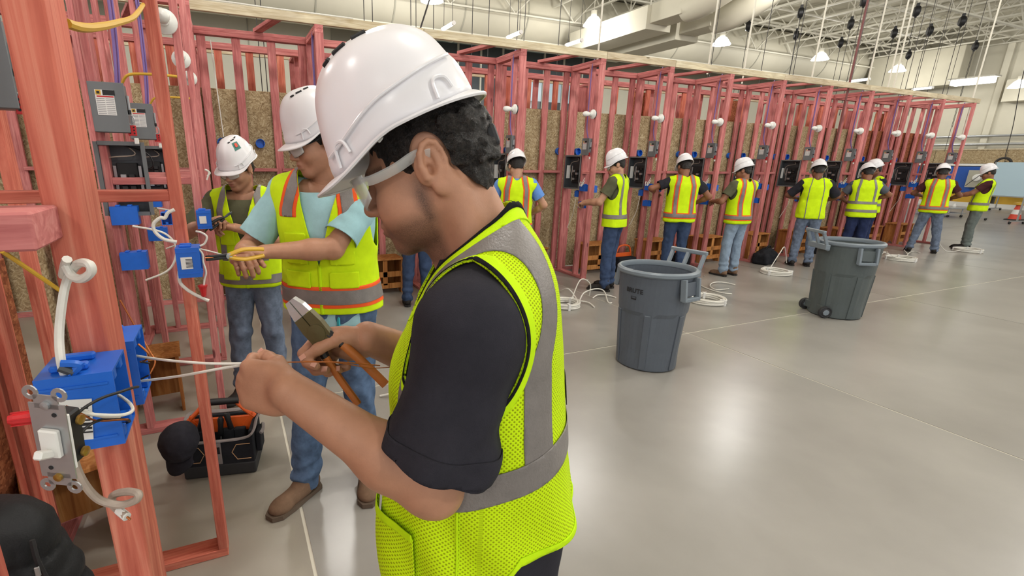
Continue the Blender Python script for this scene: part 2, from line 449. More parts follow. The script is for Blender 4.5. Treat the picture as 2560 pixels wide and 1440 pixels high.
# ---- bare tube lamps above the rear booths
for i, x in enumerate((3.47, 4.69, 5.93, 14.6, 17.5)):
    t = thing('tube_lamp', 'lit white tube lamp hung above rear booths, %s from the left' % ORD[i], 'lamp', (x, 8.0, 3.75), 0, 'tube lamps')
    MB().cyl((0,-0.21,0), (0,0.21,0), 0.03, 10).build('tube', 'tube', t, smooth=True)
    for s in (-1, 1): MB().cyl((0,s*0.205,0), (0,s*0.235,0), 0.032, 10).build('end_cap', 'white_pl', t)
    for s in (-1, 1): MB().cyl((0,s*0.17,0.03), (0,s*0.17,CZ-3.75-0.85), 0.004, 5).build('hanging_wire', 'black_cable', t)
# ---- big square skylight style fixture far right
t = thing('box_lamp', 'wide glowing rectangular lamp near the far end wall', 'lamp', (27.0, 10.8, 4.95))
MB().box((0,0,0), (0.45, 1.2, 0.2), bev=0.03).build('diffuser', 'lamp', t)
MB().box((0,0,0.13), (0.55, 1.4, 0.06), bev=0.01).build('housing', 'steel_white', t)
MB().cyl((0,0,0.15), (0,0,CZ-4.95), 0.015, 6).build('rod', 'steel_white', t)

# ---- cord reels on the ceiling with their drop cords
for i, (x, y, z, drop) in enumerate(((15.87,10.65,6.0,2.9),(18.37,12.34,6.0,2.9),(18.44,10.71,6.0,2.8),(20.92,12.35,6.0,2.8),(18.59,9.11,6.0,0.9),(21.55,10.06,6.0,2.6),
        (21.0,9.05,6.0,2.9),(20.91,10.73,6.0,2.4),(25.4,12.35,6.0,2.0),(25.64,10.47,6.0,2.8),(15.9,12.3,6.0,2.7),(16.24,9.22,6.0,2.9))):
    lb = 'black cord reel under the ceiling with hanging cord, %s one in view' % ORD[i]
    t = thing('cord_reel', lb, 'cord reel', (x, y, z), -0.9, 'cord reels')
    MB().lathe([(0.0,-0.075),(0.11,-0.07),(0.135,-0.045),(0.135,0.045),(0.11,0.07),(0,0.075)], n=18, rot=(0, math.pi/2, 0)).build('drum', 'black', t, smooth=True)
    MB().box((0,0,0.16), (0.07,0.09,0.1), bev=0.01).build('mount', 'black', t)
    MB().cyl((0,0,0.2), (0,0,CZ-z), 0.014, 6).build('hanger', 'steel_white', t)
    MB().box((0.02,0.08,-0.13), (0.05,0.06,0.05), bev=0.01).build('cord_stop', 'black', t)
    MB().cyl((0.02,0.08,-0.13), (0.02,0.08,-drop), 0.008, 6).build('cord', 'black_cable', t)
# ---- drop conduits and cables
drops = [('white', x, y, zb) for x, y, zb in ((5.6,6.9,3.2),(7.6,6.5,3.15),(10.2,6.4,3.15),(11.6,6.2,3.15),(12.4,6.25,3.15),(12.6,6.25,3.15),(14.95,5.9,2.35),(9.0,6.9,3.15))]
drops += [('dark', x, y, zb) for x, y, zb in ((0.55,7.5,1.6),(0.62,7.55,1.6),(3.0,8.2,3.2),(3.3,8.2,3.2),(3.9,8.0,3.2),(4.2,8.0,3.2),(4.75,8.0,3.2),(4.95,8.1,3.2),(5.6,8.0,3.2),(2.0,7.6,3.1),(2.15,7.7,3.1),(2.7,7.6,3.1),
    (8.2,7.0,3.2),(8.6,7.3,3.2),(9.6,7.0,3.2),(10.4,6.9,3.2),(13.2,7.4,3.0),(14.6,7.0,3.0),(16.2,7.6,2.8),(18.0,8.1,2.6),(19.5,8.3,2.4),(21.0,8.6,2.2))]
cnt = {'white': 0, 'dark': 0}
dk = sorted([(x, y) for k_, x, y, z_ in drops if k_ == 'dark'], key=lambda p: p[0]/p[1])
for kind, x, y, zb in drops:
    i = cnt[kind]; cnt[kind] += 1
    r = 0.014 if kind == 'white' else 0.006
    nm = 'conduit' if kind == 'white' else 'hanging_cable'
    o = MB().cyl((0,0,0), (0,0,CZ-0.85-zb), r, 7).build(nm, 'steel_white' if kind == 'white' else 'black_cable', None, (x, y, zb), smooth=True)
    if kind == 'white': tag(o, 'thin white conduit dropping from ceiling to booth beam, %s from left' % ORD[i], 'conduit', 'drop conduits')
    else: tag(o, 'thin dark cable hanging from the ceiling behind the booths, %s from left' % ORD[dk.index((x, y))], 'cable', 'dark hanging cables')
o = MB().cyl((0,0,0), (0,0,4.9), 0.017, 10).build('standpipe', 'maroon', None, (10.42, 5.86, 1.95), smooth=True); tag(o, 'maroon painted pipe dropping through the booth beam', 'pipe')
o = MB().cyl((0,0,0), (1.9,0,5.2), 0.012, 6).build('brace_rod', 'black_cable', None, (2.6, 7.2, 3.2)); tag(o, 'slanted dark rod rising from the rear booths to the ceiling', 'rod')

# ---- far end of the hall
oe = thing('osb_rail', 'long low wall clad with brown board along the end of the hall', 'low wall', (END_X-0.35, 8.0, 0))
for j in range(5):
    MB().box((0,0,0), (0.04, 2.42, 0.6)).build('osb_panel', 'osb', oe, (-0.06, -3.5+j*2.44, 2.2))
    MB().box((0,0,0), (0.03, 2.4, 1.15)).build('blue_panel', 'blue_paint', oe, (-0.05, -3.5+j*2.44, 1.2))
    MB().box((0,0,0), (0.03, 2.3, 0.45)).build('lower_panel', 'yellow', oe, (-0.02, -3.5+j*2.44, 0.42))
MB().box((0,1.4,2.52), (0.2, 12.3, 0.05)).build('cap_board', 'pale', oe)
MB().box((-0.03,1.4,1.86), (0.1, 12.3, 0.1)).build('white_rail', 'white_pl', oe)
MB().box((0.0,1.4,0.1), (0.1, 12.3, 0.2)).build('kick_board', 'white_pl', oe)
for j, (y, z) in enumerate(((9.4,3.1),(9.4,2.75))):
    o = MB().cyl((0,-3.0,0), (0,6.0,0), 0.05, 8).build('wall_conduit', 'zinc', None, (END_X-0.2, y, z)); tag(o, 'grey conduit along the end wall, %s of the pair' % ('upper','lower')[j], 'conduit')
for j, y in enumerate((6.4, 8.0, 11.6)):
    o = MB().box((0,0,2.2), (0.12, 0.22, 4.4)).build('pilaster', 'wall', None, (END_X-0.08, y, 2.55)); tag(o, 'cream vertical wall rib on the end wall, %s from the right' % ORD[j], 'wall rib', 'wall ribs')
t = thing('cable_coil', 'dark cable coil hanging from a drop cord by the end wall', 'cable coil', (27.9, 9.55, 1.9))
MB().tube([(0,0.22*math.cos(a), 0.2*math.sin(a)) for a in np.linspace(0, 2*math.pi, 14)[:-1]], 0.045, 8, closed=True, smooth=3).build('coil', 'black_cable', t, smooth=True)
MB().tube([(0,0,0.2),(0,0.05,1.4),(0,0.2,3.0),(0,0.25,5.0)], 0.012, 6).build('cord', 'black_cable', t)
MB().tube([(0,-0.1,0.1),(0,0.4,-0.3),(0,0.75,-0.7),(0,0.9,-0.9)], 0.012, 6).build('tail', 'black_cable', t)
def roll_board(x, y, rz, w_, h_, z0, label, mat):
    t = thing('rolling_whiteboard', label, 'whiteboard', (x, y, 0), rz)
    MB().box((0,0,z0+h_/2), (w_, 0.03, h_), bev=0.004).build('board', mat, t)
    MB().box((0,-0.03,z0-0.02), (w_, 0.09, 0.03)).build('tray', 'zinc', t)
    for s in (-1, 1):
        MB().box((s*(w_/2+0.02),0,(z0+h_)/2+0.06), (0.035, 0.035, z0+h_-0.1)).build('post', 'zinc', t)
        MB().box((s*(w_/2+0.02),0,0.09), (0.035, 0.62, 0.035)).build('foot', 'zinc', t)
        for q in (-1, 1): MB().lathe([(0.045,-0.015),(0.045,0.015)], (s*(w_/2+0.02), q*0.29, 0.045), 12, (0, math.pi/2, 0)).build('caster', 'black', t)
    return t
roll_board(23.1, 7.62, 1.35, 0.95, 1.05, 0.85, 'pale blue rolling whiteboard behind the last worker', 'whiteboard')
roll_board(29.6, 9.2, 1.35, 1.6, 0.5, 0.9, 'blue rolling board standing by the end wall', 'blue_paint')
t = thing('supply_cart', 'low grey rolling cart with small white fittings at the hall end', 'cart', (24.0, 9.6, 0), 1.2)
MB().box((0,0,0.32), (1.6, 0.6, 0.05), bev=0.01).build('deck', 'zinc', t)
MB().box((0,0,0.15), (1.6, 0.6, 0.03), bev=0.01).build('shelf', 'zinc', t)
for sx_ in (-.7, .7):
    for sy_ in (-.25, .25):
        MB().cyl((sx_,sy_,0.08), (sx_,sy_,0.34), 0.02, 8).build('leg', 'zinc', t)
        MB().lathe([(0.045,-0.015),(0.045,0.015)], (sx_,sy_,0.045), 10, (0, math.pi/2, 0)).build('caster', 'black', t)
for i in range(5):
    o = MB().lathe([(0.05,0),(0.06,0.05),(0.03,0.1),(0.03,0.14)], n=12).build('lamp_holder', 'white_pl', None, (24.0+math.cos(1.2)*(-.6+i*.28), 9.6+math.sin(1.2)*(-.6+i*.28), 0.345), smooth=True); tag(o, 'small white porcelain lamp holder on the grey cart, %s from its near end' % ORD[i], 'lamp holder', 'lamp holders on the cart')
t = thing('wall_cabinet', 'pale cabinet with round white lamp on the end wall panels', 'cabinet', (END_X-0.62, 11.15, 0.95))
MB().box((0,0,0.3), (0.25, 0.8, 0.75), bev=0.01).build('door', 'grey_wall', t); MB().lathe([(0.0,0.0),(0.16,0.02),(0.14,0.1),(0,0.13)], (-0.12,0.05,0.35), 16, (0,-math.pi/2,0)).build('globe', 'white_pl', t, smooth=True)
t = thing('grey_cabinet', 'plain grey wall cabinet beside the last worker', 'cabinet', (END_X-1.2, 9.95, 0.62))
MB().box((0,0,0.4), (0.3, 0.75, 0.85), bev=0.01).build('body', 'zinc', t); MB().box((-0.16,-0.3,0.4), (0.02, 0.03, 0.1)).build('handle', 'dark_metal', t)
t = thing('traffic_cone', 'orange traffic cone with yellow top far right', 'traffic cone', (24.71, 7.75, 0))
MB().box((0,0,0.02), (0.4, 0.4, 0.04), bev=0.01).build('base', 'rubber', t)
MB().lathe([(0.16,0.04),(0.125,0.2)], n=20, cap=False).build('cone_body', 'cone', t, smooth=True)
MB().lathe([(0.126,0.2),(0.09,0.36)], n=20, cap=False).build('white_band', 'white_pl', t, smooth=True)
MB().lathe([(0.09,0.36),(0.055,0.5),(0.0,0.51)], n=20, cap=False).build('cone_top', 'cone', t, smooth=True)
MB().lathe([(0.06,0.5),(0.14,0.52),(0.12,0.58),(0,0.62)], n=14).build('yellow_top', 'yellow', t, smooth=True)

# ================================================================== booth frames
ST, SW = 0.038, 0.089
TOP = 3.03
ROW_Y = 5.76
def partition(name, label, loc, rz, mat='pink', depth=0.64, group=None, block=True, low_block=False, studs=(0.019, 0.21, 0.62)):
    """stud partition: local +Y is depth into the booth row, local X its thickness"""
    t = thing(name, label, 'stud partition', (*loc, 0), rz, group)
    lumber('bottom_plate', (0, 0, ST/2), (0, depth, ST/2), SW, ST, mat, t)
    lumber('top_plate', (0, 0, TOP-ST*1.5), (0, depth, TOP-ST*1.5), SW, ST, mat, t)
    lumber('top_plate', (0, 0, TOP-ST*0.5), (0, depth, TOP-ST*0.5), SW, ST, mat, t)
    for u in studs:
        lumber('stud', (0, u, ST), (0, u, TOP-2*ST), SW, ST, mat, t)
    if block: lumber('blocking', (0, studs[0]+ST/2, 1.55), (0, studs[1]-ST/2, 1.55), SW, ST, mat, t)
    if low_block: lumber('blocking', (0, studs[1]+ST/2, 1.2), (0, studs[2]-ST/2, 1.2), SW, ST, mat, t)
    return t
X0, DX, NP = 1.03, 1.25, 12
PX = [X0+DX*k for k in range(NP)]
for k, x in enumerate(PX):
    if k < 1: lb = 'pink stud partition of the long booth row nearest the left corner'
    else: lb = 'pink stud partition of the long booth row, %s from its far right end' % ORD[NP-1-k] if k < NP-1 else 'pink stud partition closing the far right end of the long booth row'
    partition('stud_partition', lb, (x, ROW_Y), 0, group='partitions of the long booth row')
# corner and farther left bays, seen through the near frames
for k, x in enumerate((-0.22, -1.47, -2.72)):
    partition('stud_partition', ('pink stud partition at the corner of the two booth rows', 'pink stud partition left of the corner, seen through the near frames', 'pink stud partition farthest left behind the near frames')[k], (x, ROW_Y), 0, group='partitions of the long booth row')
# back wall of the long row, one frame per bay
BY = ROW_Y+0.64
allx = [-2.72, -1.47, -0.22]+PX
for b in range(len(allx)-1):
    xa, xb = allx[b]+SW/2, allx[b+1]-SW/2
    n = b-2
    if b < 3: lb = 'back wall stud frame with board sheet, %s bay of the long row counted from left' % ORD[b]
    else: lb = 'back wall stud frame with board sheet, %s bay from far right end' % ORD[len(allx)-2-b]
    t = thing('wall_frame', lb, 'wall frame', ((xa+xb)/2, BY, 0), 0, 'back wall frames of the long row')
    hw = (xb-xa)/2+SW/2-0.002
    lumber('bottom_plate', (-hw, 0.045, ST/2), (hw, 0.045, ST/2), SW, ST, 'pink', t)
    for z in (TOP-ST*1.5, TOP-ST*0.5): lumber('top_plate', (-hw, 0.045, z), (hw, 0.045, z), SW, ST, 'pink', t)
    for u in (-0.52, -0.17, 0.2, 0.54): lumber('stud', (u, 0.045, ST), (u, 0.045, TOP-2*ST), SW, ST, 'pink', t, )
    for u in (-0.345, 0.015, 0.37): lumber('blocking', (u-0.15, 0.045, 1.55), (u+0.15, 0.045, 1.55), SW, ST, 'pink', t)
    om = 'osb_red' if b >= len(allx)-3 else 'osb'
    MB().box((0,0,0), (hw*2-0.006, 0.012, 2.38), bev=0.002).build('osb_sheet', om, t, (0, 0.098, 1.24))
    lumber('joist', (hw*0.35, -0.6, TOP+0.02), (hw*0.1, 0.05, TOP+0.02), SW, ST, 'pink', t)
# rear row seen over the boards
RY = 7.2
for b in range(len(allx)-1):
    xa, xb = allx[b], allx[b+1]
    t = thing('rear_frame', 'pink rear booth frame seen over the board sheets, %s bay from the left' % ORD[b], 'wall frame', ((xa+xb)/2, RY, 0), 0, 'frames of the rear booth row')
    for z in (TOP-ST*1.5, TOP-ST*0.5): lumber('top_plate', (-DX/2, 0, z), (DX/2, 0, z), SW, ST, 'pink', t)
    for u in (-0.36, 0.0, 0.37): lumber('stud', (u, 0, 0.0), (u, 0, TOP-2*ST), SW, ST, 'orange_pink', t)
    lumber('top_plate', (DX/2-0.02, 0.05, TOP-ST*0.5), (DX/2-0.02, 0.68, TOP-ST*0.5), SW, ST, 'pink', t)
    for u in (0.15, 0.66): lumber('stud', (DX/2-0.02, u, 0), (DX/2-0.02, u, TOP-ST), SW, ST, 'pink', t)
    if b > 3: MB().box((0,0,0), (0.35, 0.012, 0.62)).build('red_board', 'osb_red' if b % 2 else 'pink', t, (0.2, 0.06, 2.6))
# pale header beams in lengths
seg = [(-2.8, -0.2), (-0.19, 2.2), (2.205, 4.83), (4.835, 6.08), (6.085, 8.5), (8.505, 10.9), (10.905, 13.2), (13.205, 14.95)]
t = thing('header_beam', 'pale pine header beam along the front top of the long booth row', 'beam', (6, ROW_Y+0.02, TOP))
for a, b in seg: lumber('board', (a-6, 0, 0.0445), (b-6, 0, 0.0445), ST, SW, 'pale', t)
t2 = thing('header_beam', 'pale pine header beam of the rear booth row, seen behind', 'beam', (6, 7.9, TOP))
for a, b in ((-2.8, 0.98), (1.2, 4.7), (4.705, 8.4), (8.405, 12.0)): lumber('board', (a-6, 0, 0.0445), (b-6, 0, 0.0445), ST, SW, 'pale', t2)
# the near left row: partitions end towards the aisle, row runs along Y
LX = -0.155
LEFT = [(0.7325, 'orange_pink', 'nearest orange-pink stud partition at the left edge of the picture'),
        (2.035, 'orange_pink', 'orange-pink stud partition whose end post carries the labelled blue box'),
        (3.29, 'pink', 'pink stud partition with the larger grey disconnect box'),
        (4.40, 'pink', 'pink stud partition with the smaller looking grey disconnect box'),
        (5.36, 'pink', 'pink stud partition beside the corner of the two rows')]
for i, (y, m, lb) in enumerate(LEFT):
    t = partition('stud_partition', lb, (LX, y), math.pi/2, m, group='partitions of the near left row', block=(i > 0), low_block=False, studs=((0.019, 0.21, 0.62), (0.019, 0.60, 0.62), (0.019, 0.44, 0.62), (0.019, 0.44, 0.62), (0.019, 0.44, 0.62))[i])
t = thing('wall_frame', 'back wall stud frame of the near left booth row', 'wall frame', (LX-0.69, 2.6, 0), 0)
for z in (ST/2, TOP-ST*1.5, TOP-ST*.5): lumber('plate', (0, -2.6, z), (0, 2.9, z), SW, ST, 'pink', t)
for j, y in enumerate(np.arange(-2.4, 2.9, 0.42)): lumber('stud', (0, y, ST), (0, y, TOP-2*ST), ST, SW, 'orange_pink' if j < 7 else 'pink', t)
MB().box((0,0,0), (0.012, 2.44, 1.2), bev=0.002).build('osb_sheet', 'osb_red', t, (-0.06, -1.2, 0.66))
MB().box((0,0,0), (0.012, 2.44, 1.2), bev=0.002).build('osb_sheet', 'osb', t, (-0.06, 1.6, 0.66))
# block sticking out at the far left of the nearest partition
t = thing('nailing_block', 'short pink wood block jutting out at the left edge', 'wood block', (-0.25, 0.643, 1.588))
lumber('block', (-0.14, 0, 0.02), (0.072, 0, 0.02), SW, ST, 'pink', t)

# ================================================================== electrical fittings
def open_box(w_, d_, h_, th):
    """box open towards local -Y"""
    x, y, z = w_/2, d_/2, h_/2; i, k, yb = x-th, z-th, y-th
    v = [(-x,-y,-z),(x,-y,-z),(x,-y,z),(-x,-y,z),(-x,y,-z),(x,y,-z),(x,y,z),(-x,y,z),(-i,-y,-k),(i,-y,-k),(i,-y,k),(-i,-y,k),(-i,yb,-k),(i,yb,-k),(i,yb,k),(-i,yb,k)]
    f = [(4,5,6,7)[::-1],(0,1,5,4),(1,2,6,5),(2,3,7,6),(3,0,4,7),(8,12,13,9),(9,13,14,10),(10,14,15,11),(11,15,12,8),(12,15,14,13),(0,8,9,1),(1,9,10,2),(2,10,11,3),(3,11,8,0)]
    return MB().add(v, f)
def blue_box(label, loc, rz, size=(0.1, 0.075, 0.095), gang=2, sticker=False, group='blue outlet boxes'):
    """open box: local -Y is the open mouth"""
    t = thing('outlet_box', label, 'outlet box', loc, rz, group)
    w_, d_, h_ = size; th = 0.003
    open_box(w_, d_, h_, th).build('shell', 'blue_box', t)
    for s in (-1, 1):
        for q in range(gang):
            x = (q-(gang-1)/2)*w_/gang
            MB().box((x, -d_/2+0.009, s*(h_/2-0.0095)), (0.012, 0.016, 0.012), bev=0.001).build('screw_boss', 'blue_box', t)
    for s in (-1, 1):
        MB().box((s*w_*0.22, d_*0.1, h_/2+0.004), (w_*0.16, d_*0.5, 0.008), bev=0.002).build('nail_rib', 'blue_box', t)
    for s in (-1, 1):
        for q in (-1, 1): MB().box((s*(w_/2+0.0006), 0.002, q*h_*0.36), (0.0016, d_*0.9, 0.003)).build('rib', 'blue_box', t)
    if gang > 1: MB().box((0, 0.004, 0), (0.003, d_*0.6, h_*0.9)).build('divider', 'blue_box', t)
    return t
def disconnect(label, loc, rz, s=1.0, lock=True, kind=0):
    """grey switch box: local -Y is its front; origin at the back centre"""
    t = thing('disconnect_switch', label, 'disconnect switch', loc, rz, 'grey disconnect switches')
    w_, h_, d_ = 0.145*s, 0.225*s, 0.075*s
    MB().box((0, -d_/2, 0), (w_, d_, h_), bev=0.003).build('body', 'grey_metal', t)
    MB().box((0, -d_-0.002, 0.004), (w_+0.006, 0.006, h_+0.004), bev=0.002).build('cover', 'grey_metal', t)
    lab = MB().box((-0.01*s, -d_-0.006, 0.025*s), (0.078*s, 0.001, 0.115*s)).build('label', 'paper', t)
    MB().box((-0.035*s, -d_-0.0068, 0.07*s), (0.022*s, 0.001, 0.022*s)).build('logo_square', 'yellow', t)
    MB().box((-0.035*s, -d_-0.0074, 0.07*s), (0.012*s, 0.001, 0.012*s)).build('logo_mark', 'ink', t)
    MB().box((0.008*s, -d_-0.0068, 0.07*s), (0.05*s, 0.001, 0.024*s)).build('title_block', 'ink', t)
    MB().box((-0.008*s, -d_-0.0068, 0.052*s), (0.07*s, 0.001, 0.006*s)).build('warning_line', 'red_pl', t)
    for j in range(9):
        for q in (-1, 1): MB().box((-0.01*s+q*0.019*s, -d_-0.0068, 0.042*s-j*0.0085*s), (0.034*s, 0.0008, 0.0032*s)).build('text_line', 'ink_grey', t)
    MB().box((w_/2+0.008, -d_*0.6, 0.03*s), (0.012, 0.02, 0.07*s), bev=0.003).build('lever', 'zinc', t)
    MB().cyl((w_/2+0.008, -d_*0.75, -0.005*s), (w_/2+0.008, -d_*0.75, -0.025*s), 0.008, 8).build('knob', 'black', t)
    if lock:
        l = MB().tube([(w_/2+0.008+0.016*math.cos(a)*s, -d_*0.8, -0.05*s+0.024*math.sin(a)*s) for a in np.linspace(0, 2*math.pi, 11)[:-1]], 0.0035*s, 6, closed=True, smooth=2).build('hasp_ring', 'zinc', t, smooth=True)
        MB().box((w_/2+0.008, -d_*0.8, -0.1*s), (0.038*s, 0.008, 0.05*s), bev=0.003).build('hasp_body', 'red_pl', t)
        for j in range(3):
            for q in (-1, 1): MB().cyl((w_/2+0.008+q*0.009*s, -d_*0.8-0.005, -0.085*s-j*0.014*s), (w_/2+0.008+q*0.009*s, -d_*0.8+0.002, -0.085*s-j*0.014*s), 0.0042*s, 8).build('hasp_hole', 'ink', t)
        MB().box((w_/2+0.02*s, -d_*0.8, -0.15*s), (0.02*s, 0.012, 0.03*s), bev=0.003).build('padlock', 'white_pl', t)
    return t
def panel(label, loc, rz, w_=0.36, h_=0.45, d_=0.09):
    """flush load centre: local -Y is its open front"""
    t = thing('breaker_panel', label, 'breaker panel', loc, rz, 'breaker panels')
    open_box(w_, d_, h_, 0.004).build('can', 'dark_metal', t)
    fm = MB()
    fm.box((-w_/2-0.008, -d_/2, 0), (0.02, 0.006, h_+0.03)); fm.box((w_/2+0.008, -d_/2, 0), (0.02, 0.006, h_+0.03)); fm.box((0, -d_/2, h_/2+0.008), (w_, 0.006, 0.02)); fm.box((0, -d_/2, -h_/2-0.008), (w_, 0.006, 0.02))
    fm.build('rim', 'grey_metal', t)
    MB().box((w_*0.06, d_/2-0.02, -h_*0.05), (w_*0.5, 0.03, h_*0.58), bev=0.003).build('guts_plate', 'ink', t)
    for j in range(5):
        for q in (-1, 1):
            if rnd.random() < 0.75: MB().box((w_*0.06+q*w_*0.1, d_/2-0.045, h_*0.12-j*h_*0.085), (w_*0.14, 0.03, h_*0.07), bev=0.002).build('breaker', 'black' if (j+q) % 3 else 'zinc', t)
    for q in (-1, 1): MB().box((w_*0.06+q*w_*0.3, d_/2-0.02, -h_*0.05), (0.018, 0.015, h_*0.5), bev=0.002).build('neutral_bar', 'zinc', t)
    MB().box((-w_*0.44, 0.0, 0.0), (0.004, d_*0.7, h_*0.42)).build('side_label', 'paper', t)
    MB().tube([(0.02, d_/2-0.02, h_/2), (0.06, 0.0, h_*0.36), (-0.08, 0.0, h_*0.3), (-0.12, 0.01, h_*0.1), (-0.05, d_/2-0.03, -0.1)], 0.0035, 6).build('feeder_wire', 'grey_cable', t, smooth=True)
    MB().tube([(0.0, d_/2-0.02, h_/2), (0.12, 0.0, h_*0.38), (0.14, 0.0, h_*0.2), (0.1, d_/2-0.03, 0.05)], 0.004, 6).build('feeder_wire', 'black', t, smooth=True)
    return t
def bulb(label, loc, rz):
    """keyless lamp holder with a bulb: local -Y points out of the stud"""
    t = thing('lamp_bulb', label, 'bulb', loc, rz, 'white bulbs in lamp holders')
    R = (math.pi/2, 0, 0)
    MB().lathe([(0.052,0),(0.052,0.022)], n=18, rot=R).build('octagon_box', 'dark_metal', t)
    MB().lathe([(0.0,0.022),(0.062,0.022),(0.062,0.034),(0.042,0.05),(0.028,0.056),(0.028,0.075)], n=20, rot=R).build('lamp_holder', 'white_pl', t, smooth=True)
    MB().lathe([(0.018,0.07),(0.02,0.085),(0.031,0.115),(0.036,0.145),(0.032,0.172),(0.018,0.188),(0,0.192)], n=18, rot=R).build('glass_bulb', 'white_pl', t, smooth=True)
    return t
def round_box(label, loc, rz=0.0):
    t = thing('round_box', label, 'round box', loc, rz, 'round blue ceiling boxes')
    R = (math.pi/2, 0, 0)
    MB().lathe([(0.0,0),(0.05,0),(0.052,0.05),(0.047,0.05),(0.045,0.006),(0,0.006)], n=20, rot=R, cap=False).build('shell', 'blue_box', t, smooth=True)
    for s in (-1, 1): MB().box((s*0.045, -0.03, 0), (0.014, 0.035, 0.02), bev=0.002).build('ear', 'blue_box', t)
    return t
def purple(label, pts, r=0.007, mat='purple'):
    t = thing('supply_cable', label, 'cable', pts[0], 0, 'purple supply cables')
    b = Vector(pts[0])
    MB().tube([Vector(p)-b for p in pts], r, 7).build('jacket', mat, t, smooth=True)
    MB().tube([Vector(p)-b+Vector((0.012, 0.012, 0)) for p in pts], r*0.9, 7).build('jacket', mat, t, smooth=True)
    return t

def rowword(k): return ('%s booth from the right' % ORD[NP-1-k])
HALF = SW/2
for k, x in enumerate(PX):
    if k in (1,): continue
    rz = -math.pi/2                                   # local -Y -> world -X
    wv = rowword(k)
    xf = x-HALF
    bulb('white bulb on the post of the '+wv, (xf, ROW_Y+0.019+0.02, 2.33), rz)
    disconnect('grey disconnect switch with label in the '+wv, (xf+0.03, ROW_Y+0.115, 1.90), rz, 1.0)
    panel('open breaker panel in the '+wv, (x-0.01, ROW_Y+0.415, 1.55), rz, 0.34)
    blue_box('blue double outlet box behind the post of the '+wv, (xf+0.02, ROW_Y+0.135, 1.335), rz+math.pi, (0.13, 0.075, 0.095))
    blue_box('upper blue outlet box beside the front post of the '+wv, (x+HALF+0.03, ROW_Y+0.05, 1.32), rz+math.pi, (0.06, 0.075, 0.095), 1)
    blue_box('lowest blue outlet box in the '+wv, (xf+0.02, ROW_Y+0.135, 1.09), rz+math.pi, (0.14, 0.07, 0.085))
    blue_box('blue outlet box under the panel in the '+wv, (x, ROW_Y+0.3, 1.24), rz+math.pi, (0.08, 0.07, 0.09), 1)
    round_box('round blue box on the left of the back boards, '+wv, (x-0.115 if k else -0.01, BY+0.088, 1.85))
    if k < NP-1: round_box('round blue box on the right of the back boards, '+wv, (x+0.235 if k else 0.40, BY+0.088, 1.85))
    purple('purple cable down the stud of the '+wv, [(x-0.02, ROW_Y+0.17, 3.05), (x-0.05, ROW_Y+0.17, 2.9), (x-0.052, ROW_Y+0.168, 2.4), (x-0.055, ROW_Y+0.16, 2.15), (x-0.05, ROW_Y+0.11, 2.0)])
    for j in range(2):
        pts = [Vector((xf, ROW_Y+0.12, 1.37)), Vector((xf-0.05, ROW_Y+0.1+0.05*j, 1.42)), Vector((xf-0.08, ROW_Y+0.08+0.03*j, 1.36)), Vector((xf-0.05, ROW_Y+0.06, 1.44+0.04*j))]
        o = MB().tube(pts, 0.005, 6).build('wire_tail', 'white_cable', None, world=True, smooth=True); tag(o, '%s white wire tail curling from the box, %s' % (('shorter','longer')[j], wv), 'wire', 'white wire tails')
    pts = [Vector((x-0.03, ROW_Y+0.3, 1.2)), Vector((x-0.05, ROW_Y+0.31, 1.0)), Vector((x-0.03, ROW_Y+0.36, 0.9)), Vector((x-0.06, ROW_Y+0.42, 0.72))]
    o = MB().tube(pts, 0.005, 6).build('wire_tail', 'white_cable', None, world=True, smooth=True); tag(o, 'long white wire hanging below the panel in the '+wv, 'wire', 'white wire tails')
# left row fittings
for y, nm, s in ((3.29, 'nearer', 1.0), (4.40, 'farther', 1.0)):
    rz = 0.0
    disconnect('%s grey disconnect switch on the left row with red lockout hasp' % nm, (LX-0.37, y-HALF+0.03, 1.92), rz, 1.06)
    panel('%s open breaker panel under the left row disconnect' % nm, (LX-0.36, y-0.01, 1.56), rz, 0.2, 0.36)
    blue_box('upper blue outlet box on the %s left row partition' % nm, (LX-0.385, y-HALF-0.0, 1.365), math.pi, (0.13, 0.075, 0.1))
    blue_box('lower blue outlet box on the %s left row partition' % nm, (LX-0.375, y-HALF-0.0, 1.11), math.pi, (0.13, 0.075, 0.1))
disconnect('grey disconnect switch cut by the left edge of picture', (LX-0.47, 2.035-HALF+0.03, 1.93), 0, 1.06, lock=True)
for i, y in enumerate((2.035, 3.29, 4.40, 5.36)):
    bulb('white bulb in a holder on the left row, %s from the viewer' % ORD[i], (LX-0.02-0.045, y-HALF-0.0, 2.36), 0)
for i, (y, xo) in enumerate(((2.035, -0.42), (3.29, -0.3), (4.4, -0.3))):
    purple('purple cable bundle on the left row, %s from the viewer' % ORD[i], [(LX+xo, y-HALF-0.01, 3.02), (LX+xo, y-HALF-0.012, 2.6), (LX+xo-0.01, y-HALF-0.012, 2.25), (LX+xo-0.03, y-HALF, 2.04)])

